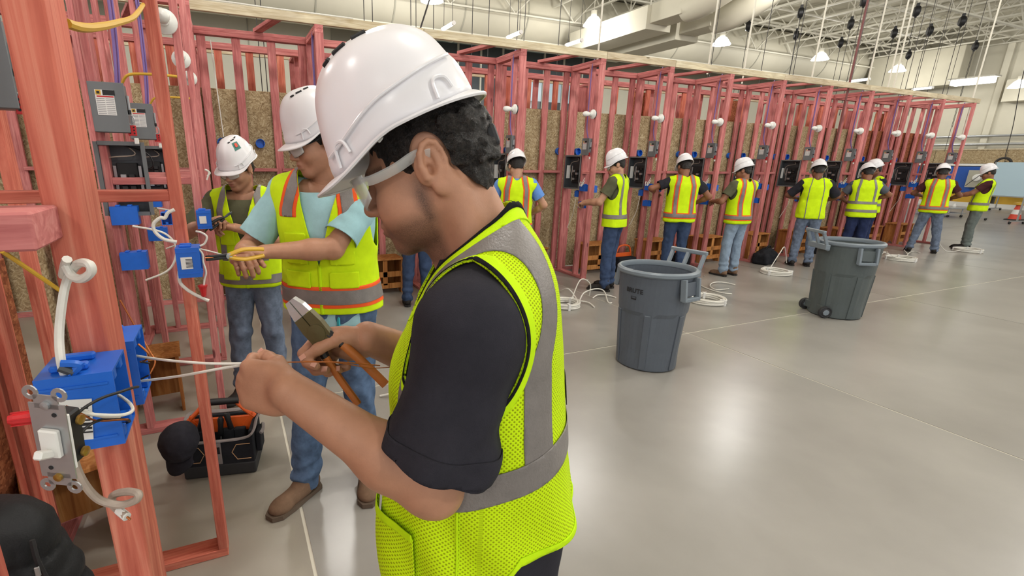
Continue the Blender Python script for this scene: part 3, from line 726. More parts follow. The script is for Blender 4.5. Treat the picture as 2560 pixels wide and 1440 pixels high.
# ================================================================== implicit surfaces for people and soft things
def _np(p): return np.asarray(p, dtype=np.float32)
def smin(a, b, k):
    if k <= 0: return np.minimum(a, b)
    h = np.clip(0.5+0.5*(b-a)/k, 0, 1); return b*(1-h)+a*h-k*h*(1-h)
class SDF:
    def __init__(s): s.ops = []
    def _add(s, fn, lo, hi, k, sub):
        s.ops.append((fn, _np(lo), _np(hi), k, sub)); return s
    def cap(s, a, b, ra, rb=None, k=0.02, sub=False):
        a = _np(a); b = _np(b); rb = ra if rb is None else rb; ab = b-a; L2 = max(float(ab @ ab), 1e-9); R = max(ra, rb)
        def fn(P):
            pa = P-a; t = np.clip((pa @ ab)/L2, 0, 1)
            return np.sqrt(((pa-t[:, None]*ab)**2).sum(1))-(ra+(rb-ra)*t)
        return s._add(fn, np.minimum(a, b)-R, np.maximum(a, b)+R, k, sub)
    def chain(s, pts, rs, k=0.01, sub=False):
        for i in range(len(pts)-1): s.cap(pts[i], pts[i+1], rs[i], rs[i+1], k, sub)
        return s
    def ell(s, c, r, R=None, k=0.02, sub=False):
        c = _np(c); r = _np(r); A = None if R is None else _np(R)
        def fn(P):
            q = P-c
            if A is not None: q = q @ A            # rotate into the local frame (A columns = axes)
            k0 = np.sqrt(((q/r)**2).sum(1)); k1 = np.sqrt(((q/(r*r))**2).sum(1))+1e-6
            return k0*(k0-1)/k1
        m = float(r.max()) if A is not None else r
        return s._add(fn, c-m, c+m, k, sub)
    def box(s, c, half, r=0.005, R=None, k=0.01, sub=False):
        c = _np(c); hf = _np(half)-r; A = None if R is None else _np(R)
        def fn(P):
            q = P-c
            if A is not None: q = q @ A
            q = np.abs(q)-hf
            return np.sqrt((np.maximum(q, 0)**2).sum(1))+np.minimum(q.max(1), 0)-r
        m = float(np.linalg.norm(_np(half))) if A is not None else _np(half)
        return s._add(fn, c-m, c+m, k, sub)
    def prof(s, zs, cx, cy, rx, ry, k=0.02, pw=2.3):
        """stack of super-elliptic sections: columns z, centre x, centre y, half width, half depth"""
        zs = _np(zs); cx, cy, rx, ry = [_np(np.broadcast_to(np.asarray(q, float), zs.shape)) for q in (cx, cy, rx, ry)]
        zz = np.linspace(zs[0], zs[-1], 80)
        def sm(q):
            v = np.interp(zz, zs, q); kk = np.ones(7)/7
            return np.convolve(np.pad(v, 3, mode='edge'), kk, 'valid')
        CX, CY, RX, RY = sm(cx), sm(cy), sm(rx), sm(ry)
        def fn(P):
            z = P[:, 2]; zc = np.clip(z, zs[0], zs[-1])
            a = np.interp(zc, zz, RX); b = np.interp(zc, zz, RY)
            u = np.abs(P[:, 0]-np.interp(zc, zz, CX))/a; v = np.abs(P[:, 1]-np.interp(zc, zz, CY))/b
            d = ((u**pw+v**pw+1e-9)**(1/pw)-1)*np.minimum(a, b)
            e = np.maximum(z-zs[-1], zs[0]-z)
            return np.where(e > 0, np.sqrt(np.maximum(d, 0)**2+e*e)+np.minimum(d, 0)*0, np.maximum(d, e*0.5)).astype(np.float32)
        lo = (float((CX-RX).min()), float((CY-RY).min()), float(zs[0])); hi = (float((CX+RX).max()), float((CY+RY).max()), float(zs[-1]))
        return s._add(fn, lo, hi, k, False)
    def eval(s, P):
        P = np.asarray(P, dtype=np.float32); d = np.full(len(P), 0.3, np.float32)
        for fn, lo, hi, k, sub in s.ops:
            m = 0.07+k; ok = np.all((P > lo-m) & (P < hi+m), axis=1)
            if not ok.any(): continue
            v = fn(P[ok]).astype(np.float32); cur = d[ok]
            d[ok] = smin(cur, v, k) if not sub else -smin(-cur, v, k)
        return d
    def grad(s, P, e=0.0015):
        g = np.stack([s.eval(P+_np(q))-s.eval(P-_np(q)) for q in ((e,0,0),(0,e,0),(0,0,e))], 1)
        return g/(np.linalg.norm(g, axis=1, keepdims=True)+1e-9)
    def bounds(s):
        a = [o for o in s.ops if not o[4]]
        return np.min([o[1] for o in a], 0), np.max([o[2] for o in a], 0)
    def iso(s, h, off=0.0, lo=None, hi=None, refine=1):
        a, b = s.bounds(); pad = off+0.03
        a = a-pad if lo is None else _np(lo); b = b+pad if hi is None else _np(hi)
        n = np.ceil((b-a)/h).astype(int)+1
        F = np.full(n, 0.3, np.float32)
        ax = [a[i]+h*np.arange(n[i], dtype=np.float32) for i in range(3)]
        for fn, l, u, k, sub in s.ops:
            m = max(0.035, abs(off)+k+3*h)
            i0 = np.clip(np.floor((l-m-a)/h).astype(int), 0, n); i1 = np.clip(np.ceil((u+m-a)/h).astype(int)+1, 0, n)
            if np.any(i1 <= i0): continue
            sl = tuple(slice(p, q) for p, q in zip(i0, i1))
            G = np.stack(np.meshgrid(*[ax[i][sl[i]] for i in range(3)], indexing='ij'), -1).reshape(-1, 3)
            v = fn(G).astype(np.float32).reshape(F[sl].shape)
            F[sl] = smin(F[sl], v, k) if not sub else -smin(-F[sl], v, k)
        V, Q = surface_nets(F-off, a, h)
        for _ in range(refine):
            e = s.eval(V)-off; V = V-s.grad(V)*np.clip(e, -h, h)[:, None]
        return V, np.concatenate([Q[:, [0, 1, 2]], Q[:, [0, 2, 3]]])
def surface_nets(F, org, h):
    S = F < 0; n = np.array(F.shape)
    acc = np.zeros(tuple(n-1)+(3,), np.float32); cnt = np.zeros(tuple(n-1), np.float32)
    def view(A, o): return A[o[0]:o[0]+n[0]-1, o[1]:o[1]+n[1]-1, o[2]:o[2]+n[2]-1]
    for ax in range(3):
        b, c = [i for i in range(3) if i != ax]
        for p in (0, 1):
            for q in (0, 1):
                o0 = [0, 0, 0]; o0[b] = p; o0[c] = q; o1 = list(o0); o1[ax] = 1
                f0, f1 = view(F, o0), view(F, o1); cr = view(S, o0) != view(S, o1)
                t = np.where(cr, f0/(f0-f1+1e-12), 0)
                acc[..., ax] += np.where(cr, t, 0); acc[..., b] += cr*p; acc[..., c] += cr*q; cnt += cr
    act = cnt > 0; idx = np.full(act.shape, -1, np.int64); idx[act] = np.arange(act.sum())
    C = np.argwhere(act); V = (C+acc[act]/cnt[act][:, None])*h+org
    Q = []
    for ax in range(3):
        b, c = [(1, 2), (2, 0), (0, 1)][ax]
        s0 = [slice(1, -1)]*3; s0[ax] = slice(0, n[ax]-1); s1 = [slice(1, -1)]*3; s1[ax] = slice(1, n[ax])
        a0, a1 = S[tuple(s0)], S[tuple(s1)]
        for flip, mask in ((False, a0 & ~a1), (True, ~a0 & a1)):
            I = np.argwhere(mask)
            if not len(I): continue
            for i in range(3):
                if i != ax: I[:, i] += 1
            def cell(db, dc):
                J = I.copy(); J[:, b] -= db; J[:, c] -= dc; return idx[J[:, 0], J[:, 1], J[:, 2]]
            q = np.stack([cell(1, 1), cell(0, 1), cell(0, 0), cell(1, 0)], 1)
            Q.append(q[:, ::-1] if flip else q)
    return V.astype(np.float32), np.concatenate(Q)
def vnormals(V, T):
    n = np.cross(V[T[:, 1]]-V[T[:, 0]], V[T[:, 2]]-V[T[:, 0]]); N = np.zeros_like(V)
    for i in range(3): np.add.at(N, T[:, i], n)
    return N/(np.linalg.norm(N, axis=1, keepdims=True)+1e-12)
def clip(V, T, f, *attrs):
    """keep the part of a triangle mesh where f < 0, cutting triangles exactly"""
    f = f+1e-7; ins = f < 0; c = ins[T].sum(1)
    out = [T[c == 3]]; A = [V]+list(attrs); new = [[] for _ in A]; nv = len(V)
    for cc in (1, 2):
        t = T[c == cc]
        if not len(t): continue
        i3 = ins[t]; lone = np.argmax(i3 == (cc == 1), axis=1); r = np.arange(len(t))
        a, b, d = t[r, lone], t[r, (lone+1) % 3], t[r, (lone+2) % 3]
        def cut(p, q):
            w = (f[p]/(f[p]-f[q]))[:, None]
            for k_, X in enumerate(A): new[k_].append(X[p]*(1-w)+X[q]*w if X.ndim > 1 else X[p]*(1-w[:, 0])+X[q]*w[:, 0])
            nonlocal nv
            ids = np.arange(nv, nv+len(p)); nv += len(p); return ids
        ab, ad = cut(a, b), cut(a, d)
        if cc == 1: out.append(np.stack([a, ab, ad], 1))
        else: out.append(np.stack([ab, b, d], 1)); out.append(np.stack([ab, d, ad], 1))
    T2 = np.concatenate(out); A2 = [np.concatenate([X]+n_) if n_ else X for X, n_ in zip(A, new)]
    # weld cut points, drop unused
    key = np.round(A2[0]/1e-5).astype(np.int64); u, inv = np.unique(key, axis=0, return_inverse=True); inv = inv.ravel()
    first = np.full(len(u), -1); first[inv[::-1]] = np.arange(len(inv))[::-1]
    T2 = inv[T2]; T2 = T2[(T2[:, 0] != T2[:, 1]) & (T2[:, 1] != T2[:, 2]) & (T2[:, 2] != T2[:, 0])]
    used = np.unique(T2); mp = np.full(len(u), -1); mp[used] = np.arange(len(used))
    res = [X[first[used]] for X in A2]
    return (res[0], mp[T2], *res[1:])
_prng = np.random.RandomState(3); _lat = _prng.rand(32, 32, 32).astype(np.float32)
def vnoise(P):
    i = np.floor(P).astype(int); f = P-i; f = f*f*(3-2*f); r = 0
    for dx in (0, 1):
        for dy in (0, 1):
            for dz in (0, 1):
                w = np.where(dx, f[:, 0], 1-f[:, 0])*np.where(dy, f[:, 1], 1-f[:, 1])*np.where(dz, f[:, 2], 1-f[:, 2])
                r = r+w*_lat[(i[:, 0]+dx) % 32, (i[:, 1]+dy) % 32, (i[:, 2]+dz) % 32]
    return r*2-1
def folds(V, N, amp, scale=(9, 9, 9), seed=0.0, T=None):
    P = V*_np(scale)+seed*7.3
    d = vnoise(P+1.5*vnoise(P*0.5)[:, None])+0.45*vnoise(P*2.3+11)
    r = 1-np.abs(vnoise(P*0.8+5))*2
    return V+N*((0.6*d+0.4*r)*amp)[:, None]
def smooth_mesh(V, T, it=1, lam=0.5):
    E = np.concatenate([T[:, [0, 1]], T[:, [1, 2]], T[:, [2, 0]]]); E = np.concatenate([E, E[:, ::-1]])
    cnt = np.bincount(E[:, 0], minlength=len(V))[:, None].clip(1)
    for _ in range(it):
        a = np.zeros_like(V); np.add.at(a, E[:, 0], V[E[:, 1]]); V = V+(a/cnt-V)*lam
    return V
def skin_obj(name, V, T, mat, parent, thick=0.0, off=1.0, label=None, col=None, vec=None):
    me = mesh_np(name, V, T)
    if vec is not None:
        a2 = me.attributes.new('cloth', 'FLOAT_VECTOR', 'POINT'); a2.data.foreach_set('vector', vec.astype(np.float32).ravel())
    if col is not None:
        at_ = me.color_attributes.new('tint', 'FLOAT_COLOR', 'POINT'); at_.data.foreach_set('color', np.concatenate([col, np.ones((len(col), 1))], 1).astype(np.float32).ravel())
    o = obj(name, me, mat, parent, label=label)
    if thick:
        m = o.modifiers.new('solid', 'SOLIDIFY'); m.thickness = thick; m.offset = off
    return o
def Rm(yaw=0.0, pitch=0.0, roll=0.0):
    """columns = axes of a frame: x right, y forward, z up; pitch > 0 looks down, yaw > 0 turns left"""
    return np.array(Matrix.Rotation(yaw, 3, 'Z') @ Matrix.Rotation(-pitch, 3, 'X') @ Matrix.Rotation(roll, 3, 'Y'))
def fr(c, R): 
    c = np.asarray(c, float)
    return lambda p: c+R @ np.asarray(p, float)

# ------------------------------------------------------------------ fabrics and skin
def fabric(name, col, scale=900, bstr=0.25, rough=0.9, var=0.1, fold=0.0, fsc=14, spec=0.2, sheen=0.0):
    m, t = new_mat(name, col, rough, 0, spec)
    v = texc(t); c = s2l(col)
    f = noise(t, v, 14, 8, 0.68)
    t.link(ramp(t, f, [(0.3, tuple(x*(1-1.3*var) for x in c)), (0.7, tuple(min(1, x*(1+1.5*var)+0.02*var) for x in c))]), t.b.inputs['Base Color'])
    h = noise(t, v, scale, 2)
    if fold:
        g = noise(t, v, fsc, 4, 0.5, 1.5); mx = t.new('ShaderNodeMath', operation='MULTIPLY_ADD'); mx.inputs[1].default_value = fold
        t.link(g, mx.inputs[0]); t.link(h, mx.inputs[2]); h = mx.outputs[0]
    bump(t, h, bstr, 0.004)
    return m
def mesh_fabric(name, col, hole, scale=300):
    """lime knit: a grid of little dark holes"""
    m, t = new_mat(name, col, 0.75, 0, 0.2)
    v = texc(t, rand=False)
    vo = t.new('ShaderNodeTexVoronoi'); vo.inputs['Scale'].default_value = scale; vo.inputs['Randomness'].default_value = 0.12; vo.voronoi_dimensions = '2D'
    ca = t.new('ShaderNodeAttribute', attribute_name='cloth', attribute_type='GEOMETRY'); mr = t.new('ShaderNodeMapping'); mr.inputs['Rotation'].default_value = (0, 0, 0.785)
    t.link(ca.outputs['Vector'], mr.inputs['Vector']); t.link(mr.outputs[0], vo.inputs['Vector'])
    k = ramp(t, vo.outputs['Distance'], [(0.2, (1, 1, 1)), (0.36, (0, 0, 0))])
    f = noise(t, v, 9, 4); c = s2l(col)
    base = ramp(t, f, [(0.3, tuple(x*0.93 for x in c)), (0.7, tuple(min(1, x*1.05) for x in c))])
    t.link(mix(t, base, s2l(hole), k), t.b.inputs['Base Color'])
    bump(t, vo.outputs['Distance'], 0.4, 0.003)
    return m
def skin_mat(name, col, var=0.08):
    m, t = new_mat(name, col, 0.5, 0, 0.4)
    v = texc(t); c = s2l(col)
    f = noise(t, v, 30, 5, 0.6)
    base = ramp(t, f, [(0.3, tuple(x*(1-var) for x in c)), (0.7, tuple(min(1, x*(1+var)) for x in c))])
    at_ = t.new('ShaderNodeAttribute', attribute_name='tint', attribute_type='GEOMETRY')
    st = ramp(t, noise(t, v, 950, 3), [(0.3, (0.45,)*3), (0.7, (0.95,)*3)])
    sep = t.new('ShaderNodeSeparateColor'); t.link(at_.outputs['Color'], sep.inputs[0])
    sm = t.new('ShaderNodeMath', operation='MULTIPLY'); t.link(sep.outputs[0], sm.inputs[0]); t.link(st, sm.inputs[1])
    base = mix(t, base, s2l((52, 36, 28)), sm.outputs[0])
    base = mix(t, base, s2l((150, 84, 74)), sep.outputs[1])
    t.link(base, t.b.inputs['Base Color'])
    bump(t, noise(t, v, 350, 3), 0.12, 0.002)
    return m
LIME = (212, 248, 18)
M['lime'] = fabric('lime_vest_fabric', LIME, 500, 0.2, 0.75, 0.06, fold=0.35, fsc=16)
M['lime_mesh'] = mesh_fabric('lime_knit_mesh', (214, 250, 16), (150, 170, 0), 185)
M['lime_trim'] = fabric('lime_trim', (206, 250, 12), 700, 0.2, 0.7, 0.04)
M['silver'] = fabric('silver_reflective_tape', (124, 118, 114), 260, 0.25, 0.42, 0.12, fold=0.8, fsc=22, spec=0.6)
M['orange'] = fabric('orange_tape', (250, 98, 44), 500, 0.2, 0.7, 0.05)
M['black_cloth'] = fabric('black_cotton', (44, 43, 50), 700, 0.25, 0.95, 0.12, fold=0.5)
M['black_trim'] = fabric('black_binding', (18, 18, 20), 700, 0.2, 0.9, 0.1)
M['teal'] = fabric('pale_teal_cotton', (166, 208, 214), 700, 0.25, 0.95, 0.06, fold=0.5)
M['olive'] = fabric('olive_cotton', (92, 92, 70), 700, 0.25, 0.95, 0.1, fold=0.4)
M['blue_shirt'] = fabric('light_blue_cotton', (108, 152, 220), 700, 0.25, 0.95, 0.06, fold=0.4)
M['brown_shirt'] = fabric('maroon_cotton', (74, 40, 42), 700, 0.25, 0.95, 0.1, fold=0.4)
M['grey_shirt'] = fabric('grey_cotton', (92, 96, 104), 700, 0.25, 0.95, 0.1, fold=0.4)
M['jeans'] = fabric('blue_denim', (84, 106, 136), 900, 0.5, 0.9, 0.3, fold=0.8, fsc=18)
M['jeans_dark'] = fabric('dark_denim', (58, 74, 104), 900, 0.35, 0.9, 0.18, fold=0.8, fsc=18)
M['jeans_grey'] = fabric('grey_denim', (108, 120, 140), 900, 0.5, 0.9, 0.3, fold=0.8, fsc=18)
M['jeans_light'] = fabric('light_denim', (142, 160, 180), 900, 0.35, 0.9, 0.14, fold=0.8, fsc=18)
M['navy'] = fabric('navy_twill', (40, 50, 84), 900, 0.3, 0.9, 0.14, fold=0.8, fsc=18)
M['grey_trousers'] = fabric('grey_green_twill', (104, 112, 108), 900, 0.3, 0.9, 0.16, fold=0.8, fsc=18)
M['black_trousers'] = fabric('black_twill', (38, 38, 42), 900, 0.3, 0.9, 0.16, fold=0.8, fsc=18)
M['helmet'] = plain('white_helmet_shell', (240, 238, 240), 0.28, 0, 0.5)
M['hair'] = None
def hair_mat():
    m, t = new_mat('black_hair', (22, 19, 18), 0.42, 0, 0.5)
    v = texc(t, (1, 1, 1)); n = noise(t, v, 60, 3, 0.6, 3.0)
    t.link(ramp(t, n, [(0.35, s2l((10, 9, 9))), (0.7, s2l((48, 40, 36)))]), t.b.inputs['Base Color'])
    bump(t, noise(t, v, 160, 4, 0.7, 2.0), 0.9, 0.006)
    return m
M['hair'] = hair_mat()
M['shoe_brown'] = fabric('brown_suede', (122, 96, 76), 600, 0.25, 0.9, 0.15)
M['shoe_tan'] = fabric('tan_suede', (172, 132, 98), 600, 0.25, 0.9, 0.1)
M['shoe_black'] = fabric('black_leather', (40, 36, 34), 300, 0.2, 0.6, 0.15)
M['sole'] = plain('rubber_sole', (96, 80, 66), 0.8)
M['dark_sole'] = plain('dark_sole', (36, 32, 30), 0.8)
SK = {}
for nm, c in (('skin_a', (184, 134, 106)), ('skin_b', (148, 98, 72)), ('skin_c', (192, 144, 116)), ('skin_d', (122, 78, 58))):
    M[nm] = skin_mat(nm, c)
def clear_mat():
    m = bpy.data.materials.new('clear_lens'); m.use_nodes = True; b = m.node_tree.nodes['Principled BSDF']
    b.inputs['Base Color'].default_value = (0.92, 0.93, 0.9, 1); b.inputs['Roughness'].default_value = 0.05
    b.inputs['Alpha'].default_value = 0.42; b.inputs['Specular IOR Level'].default_value = 0.8
    return m
M['lens'] = clear_mat()

# ================================================================== people
def head_sdf(S, c, R, s=1.0, neck=None, detail=True, nr=0.056):
    q = fr(c, R)
    def p(*a): return q(np.array(a)*s)
    def e(cc, r, k=0.02, sub=False, RR=None): S.ell(p(*cc), np.array(r)*s, R if RR is None else R @ RR, k*s, sub)
    def c_(a, b, ra, rb, k=0.015, sub=False): S.cap(p(*a), p(*b), ra*s, rb*s, k*s, sub)
    if neck is not None: S.cap(p(0, -0.022, -0.05), neck, nr*s, (nr+0.006)*s, 0.03*s)
    e((0, -0.014, 0.032), (0.076, 0.096, 0.087), 0.02)
    e((0, 0.028, -0.03), (0.062, 0.068, 0.078), 0.03)
    for d in (-1, 1):
        c_((d*0.05, -0.004, -0.055), (d*0.018, 0.074, -0.102), 0.02, 0.016, 0.035)
        e((d*0.037, 0.062, -0.034), (0.026, 0.028, 0.03), 0.025)
    e((0, 0.08, -0.101), (0.021, 0.017, 0.017), 0.02)
    c_((-0.032, 0.083, 0.016), (0.032, 0.083, 0.016), 0.0125, 0.0125, 0.02)
    c_((0, 0.09, 0.008), (0, 0.114, -0.028), 0.008, 0.0115, 0.012)
    e((0, 0.113, -0.032), (0.0115, 0.012, 0.010), 0.008)
    for d in (-1, 1):
        e((d*0.012, 0.104, -0.036), (0.0085, 0.011, 0.008), 0.006)
        e((d*0.031, 0.1, 0.0), (0.017, 0.012, 0.0105), 0.012, True)
    e((0, 0.088, -0.066), (0.026, 0.02, 0.022), 0.016)
    if detail:
        c_((-0.016, 0.1, -0.062), (0.016, 0.1, -0.062), 0.0065, 0.0065, 0.006)
        c_((-0.014, 0.1005, -0.0735), (0.014, 0.1005, -0.0735), 0.007, 0.007, 0.006)
        c_((-0.022, 0.107, -0.068), (0.022, 0.107, -0.068), 0.0022, 0.0022, 0.003, True)
    for d in (-1, 1):
        # ear: tilted flap, helix rim, lobe, hollow
        Re = np.array(Matrix.Rotation(-d*0.42, 3, 'Z') @ Matrix.Rotation(0.12, 3, 'X')); oc = np.array((d*0.0835, -0.017, -0.003))
        E = lambda n_, y, z: tuple(oc+Re @ np.array((d*n_, y*0.9, z*0.9)))
        e(E(0, 0, 0.002), (0.0062, 0.0205, 0.030), 0.003, False, Re)
        e(E(-0.006, 0.012, -0.004), (0.010, 0.016, 0.024), 0.008, False, Re)
        if detail:
            an = np.radians([-40, -5, 30, 60, 90, 120, 150, 180, 205, 228])
            rim = [E(0.003+0.001*math.sin(t), 0.022*math.cos(t)*(0.92 if t < 1.6 else 1.0), 0.003+0.034*math.sin(t)) for t in an]
            for i in range(len(rim)-1): c_(rim[i], rim[i+1], 0.0048, 0.0048, 0.002)
            e(E(0.002, -0.002, -0.034), (0.0058, 0.0095, 0.0115), 0.004, False, Re)
            e(E(0.0085, 0.002, 0.004), (0.0095, 0.0125, 0.022), 0.002, True, Re)
            c_(E(0.001, -0.006, 0.02), E(0.002, -0.011, -0.008), 0.0042, 0.0042, 0.003)
            c_(E(0.002, -0.011, -0.008), E(0.002, -0.002, -0.022), 0.0042, 0.0042, 0.003)
            e(E(0.002, 0.005, -0.006), (0.010, 0.006, 0.009), 0.002, True, Re)
            e(E(0.001, 0.015, -0.008), (0.0055, 0.005, 0.008), 0.004, False, Re)
def hand_frame(d, n):
    y = np.asarray(d, float); y = y/np.linalg.norm(y); z = np.asarray(n, float); z = z-y*(z @ y); z = z/np.linalg.norm(z); x = np.cross(y, z)
    return np.stack([x, y, z], 1)
def hand_sdf(S, w_, R, side=1, curl=(0.7, 0.9, 0.6), thumb=(0.6, 0.5), s=1.0, curls=None, spread=0.03, fr_=1.0):
    """side=+1: thumb on +x of the frame; fingers run along +y, back of the hand +z"""
    q = fr(w_, R); t = side
    P = lambda *a: q(np.array(a)*s)
    S.ell(P(0, 0.048, -0.002), np.array((0.041, 0.056, 0.017))*s, R, 0.012*s)
    S.cap(P(0.026*t, 0.03, -0.006), P(0.03*t, 0.082, -0.003), 0.014*s, 0.0125*s, 0.014*s)
    S.cap(P(-0.028*t, 0.03, -0.006), P(-0.028*t, 0.078, -0.003), 0.013*s, 0.0115*s, 0.014*s)
    L = [(0.044, 0.027, 0.021), (0.048, 0.03, 0.022), (0.044, 0.028, 0.021), (0.034, 0.021, 0.019)]
    bx = [0.03, 0.0105, -0.0105, -0.029]; by = [0.084, 0.09, 0.086, 0.077]
    tips = []
    for i in range(4):
        cu = curls[i] if curls else curl
        a = 0.0; p = np.array((bx[i]*t, by[i], -0.001)); pts = [P(*p)]; dx = (1.5-i)*spread*t
        for j in range(3):
            a += cu[j]; d = np.array((dx, math.cos(a), -math.sin(a))); d /= np.linalg.norm(d)
            p = p+d*L[i][j]; pts.append(P(*p))
        r0 = (0.0096 if i < 3 else 0.0083)*s*fr_
        S.chain(pts, [r0*1.06, r0, r0*0.93, r0*0.8], 0.004*s)
        tips.append((pts[-1], pts[-2]))
    S.cap(P(0.012*t, 0.014, -0.008), P(0.036*t, 0.04, -0.02), 0.017*s, 0.0135*s, 0.012*s)
    a, b = thumb
    p = np.array((0.036*t, 0.042, -0.02)); pts = [P(*p)]
    d = np.array((math.sin(a)*t, math.cos(a), -b)); d /= np.linalg.norm(d); p = p+d*0.036; pts.append(P(*p))
    d2 = np.array((math.sin(a*0.3)*t, math.cos(a*0.3), -b*1.1)); d2 /= np.linalg.norm(d2); p = p+d2*0.029; pts.append(P(*p))
    S.chain(pts, [0.0125*s, 0.0108*s, 0.0085*s], 0.006*s)
    tips.append((pts[-1], pts[-2]))
    return tips
def ik(a, b, l1, l2, pole):
    a = np.asarray(a, float); b = np.asarray(b, float); d = b-a; L = min(np.linalg.norm(d), (l1+l2)*0.995); u = d/np.linalg.norm(d); b = a+u*L
    x = (l1*l1-l2*l2+L*L)/(2*L); h = math.sqrt(max(l1*l1-x*x, 0)); pv = np.asarray(pole, float); pv = pv-u*(pv @ u); pv /= np.linalg.norm(pv)
    return a+u*x+pv*h, b
def helmet(parent, c, R, s=1.0, detail=True, label=None, sticker=False, strap=True):
    """hard hat in a head-like frame: x right, y forward (visor), z up; origin = middle of the rim line"""
    q = fr(c, R); nu, nv = (72, 30) if detail else (40, 16)
    rx, ry, zt = 0.108*s, 0.128*s, 0.146*s
    def sst(v, a, b):
        v = min(1.0, max(0.0, (v-a)/(b-a))); return v*v*(3-2*v)
    def rimz(th): return (-0.008*abs(math.cos(th))**1.3-0.026*sst(math.sin(th), -0.1, 0.8))*s          # th = 0 right side, pi/2 front
    def dome(th, t, off=0.0):
        # t: 0 rim .. 1 crown
        cx, cy = math.cos(th), math.sin(th)
        k = math.cos(t*math.pi/2)**0.72; zz = math.sin(t*math.pi/2)**0.95
        z0 = rimz(th); x = (rx+off)*cx*k; y = -0.016*s+(ry+off)*cy*k; z = z0+(zt+off-z0)*zz
        ridge = max(0.0, 1-(abs(x)/(0.03*s))**4)
        if t > 0.25: z += 0.0045*s*ridge*min(1, (t-0.25)*5); y += 0.004*s*ridge*cy*min(1, (t-0.25)*4)*(1-t)
        # raised brow band round the base
        band = 0.10+0.17*(0.5-0.5*cy)
        bulge = 0.0045*s/(1+math.exp((t-band)*70))
        x += cx*bulge; y += cy*bulge
        return q((x, y, z))
    m = MB(); v = []; f = []
    for j in range(nv+1):
        t = (j/nv)**0.9
        if j == nv: v.append(dome(0, 1.0)); break
        for i in range(nu): v.append(dome(2*math.pi*i/nu, t))
    for j in range(nv-1):
        for i in range(nu): f.append((j*nu+i, j*nu+(i+1) % nu, (j+1)*nu+(i+1) % nu, (j+1)*nu+i))
    top = (nv)*nu
    for i in range(nu): f.append(((nv-1)*nu+i, (nv-1)*nu+(i+1) % nu, top))
    # outward order check is not needed: two-sided shading
    sh = obj('shell', mesh('shell', v, f, True), 'helmet', parent, label=label)
    md = sh.modifiers.new('solid', 'SOLIDIFY'); md.thickness = 0.003*s; md.offset = -1
    # visor and rim flange
    v = []; f = []; rows = 7
    for j in range(rows):
        e = j/(rows-1)
        for i in range(nu):
            th = 2*math.pi*i/nu; cx, cy = math.cos(th), math.sin(th)
            fw = sst(cy, 0.15, 0.97); bk = max(0, -cy)**3
            ext = (0.006+0.030*fw+0.010*bk)*s*e
            z0 = rimz(th); dz = (-0.013*fw-0.012*bk)*s*e**1.3
            r0 = 0.004*s
            v.append(q(((rx+r0+ext)*cx, -0.016*s+(ry+r0+ext)*cy, z0+dz+0.002*s)))
    for j in range(rows-1):
        for i in range(nu): f.append((j*nu+i, j*nu+(i+1) % nu, (j+1)*nu+(i+1) % nu, (j+1)*nu+i))
    br = obj('brim', mesh('brim', v, f, True), 'helmet', parent)
    md = br.modifiers.new('solid', 'SOLIDIFY'); md.thickness = 0.004*s; md.offset = 0
    if detail:
        # edge bead, vents, accessory slots, suspension tab
        pts = []
        for i in range(nu):
            th = 2*math.pi*i/nu; cx, cy = math.cos(th), math.sin(th); fw = sst(cy, 0.15, 0.97); bk = max(0, -cy)**3; ext = (0.006+0.030*fw+0.010*bk)*s
            pts.append(q(((rx+0.004*s+ext)*cx, -0.016*s+(ry+0.004*s+ext)*cy, rimz(th)+(-0.013*fw-0.012*bk)*s+0.002*s)))
        MB().tube(pts, 0.0032*s, 6, closed=True, smooth=0).build('rim_bead', 'helmet', parent, smooth=True)
        for sd in (-1, 1):
            for i in range(3):
                yy = 0.07-0.034*i
                th = math.pi/2+sd*0.40; a = q((-sd*0.04*s, yy*s, 0)); 
                P = [dome(math.atan2(yy, -sd*0.047), 0.71+0.055*i, 0.0008), dome(math.atan2(yy-0.024, -sd*0.047), 0.735+0.055*i, 0.0008)]
                MB().tube(P, 0.0042*s, 6, smooth=0, flat=1.0).build('vent_slot', 'ink', parent, smooth=True)
            for th0 in (math.radians(38), math.radians(-42)):
                th = th0 if sd > 0 else math.pi-th0
                P = [dome(th+0.15, 0.055, 0.005), dome(th+0.1, 0.125, 0.005), dome(th-0.06, 0.13, 0.005), dome(th-0.1, 0.03, 0.005)]
                MB().tube(P, 0.0028*s, 6, smooth=4).build('accessory_slot', 'helmet', parent, smooth=True)
            # gutter line
            P = [dome((math.pi/2-sd*a) , 0.09+0.17*(0.5-0.5*math.cos(a)), 0.004) for a in np.linspace(0.62, 2.75, 26)]
            MB().tube(P, 0.0026*s, 6, smooth=0).build('gutter_line', 'helmet', parent, smooth=True)
    else:
        for sd in (-1, 1):
            P = [dome((math.pi/2-sd*a), 0.26+0.10*(0.5-0.5*math.cos(a)), 0.003) for a in np.linspace(0.5, 2.6, 14)]
            MB().tube(P, 0.003*s, 5, smooth=0).build('gutter_line', 'helmet', parent, smooth=True)
    if sticker:
        th = math.pi/2+1.15
        P = [dome(th+a, t, 0.0035) for a, t in ((0.2, 0.42), (-0.22, 0.42), (-0.24, 0.66), (0.22, 0.66))]
        me = mesh('sticker', P, [(0, 1, 2, 3)]); obj('sticker', me, plain('green_sticker', (58, 122, 112), 0.5), parent)
        P2 = [dome(th+a, t, 0.0042) for a, t in ((0.08, 0.5), (-0.1, 0.5), (-0.1, 0.62), (0.1, 0.62))]
        obj('sticker_emblem', mesh('sticker_emblem', P2, [(0, 1, 2, 3)]), 'cone', parent)
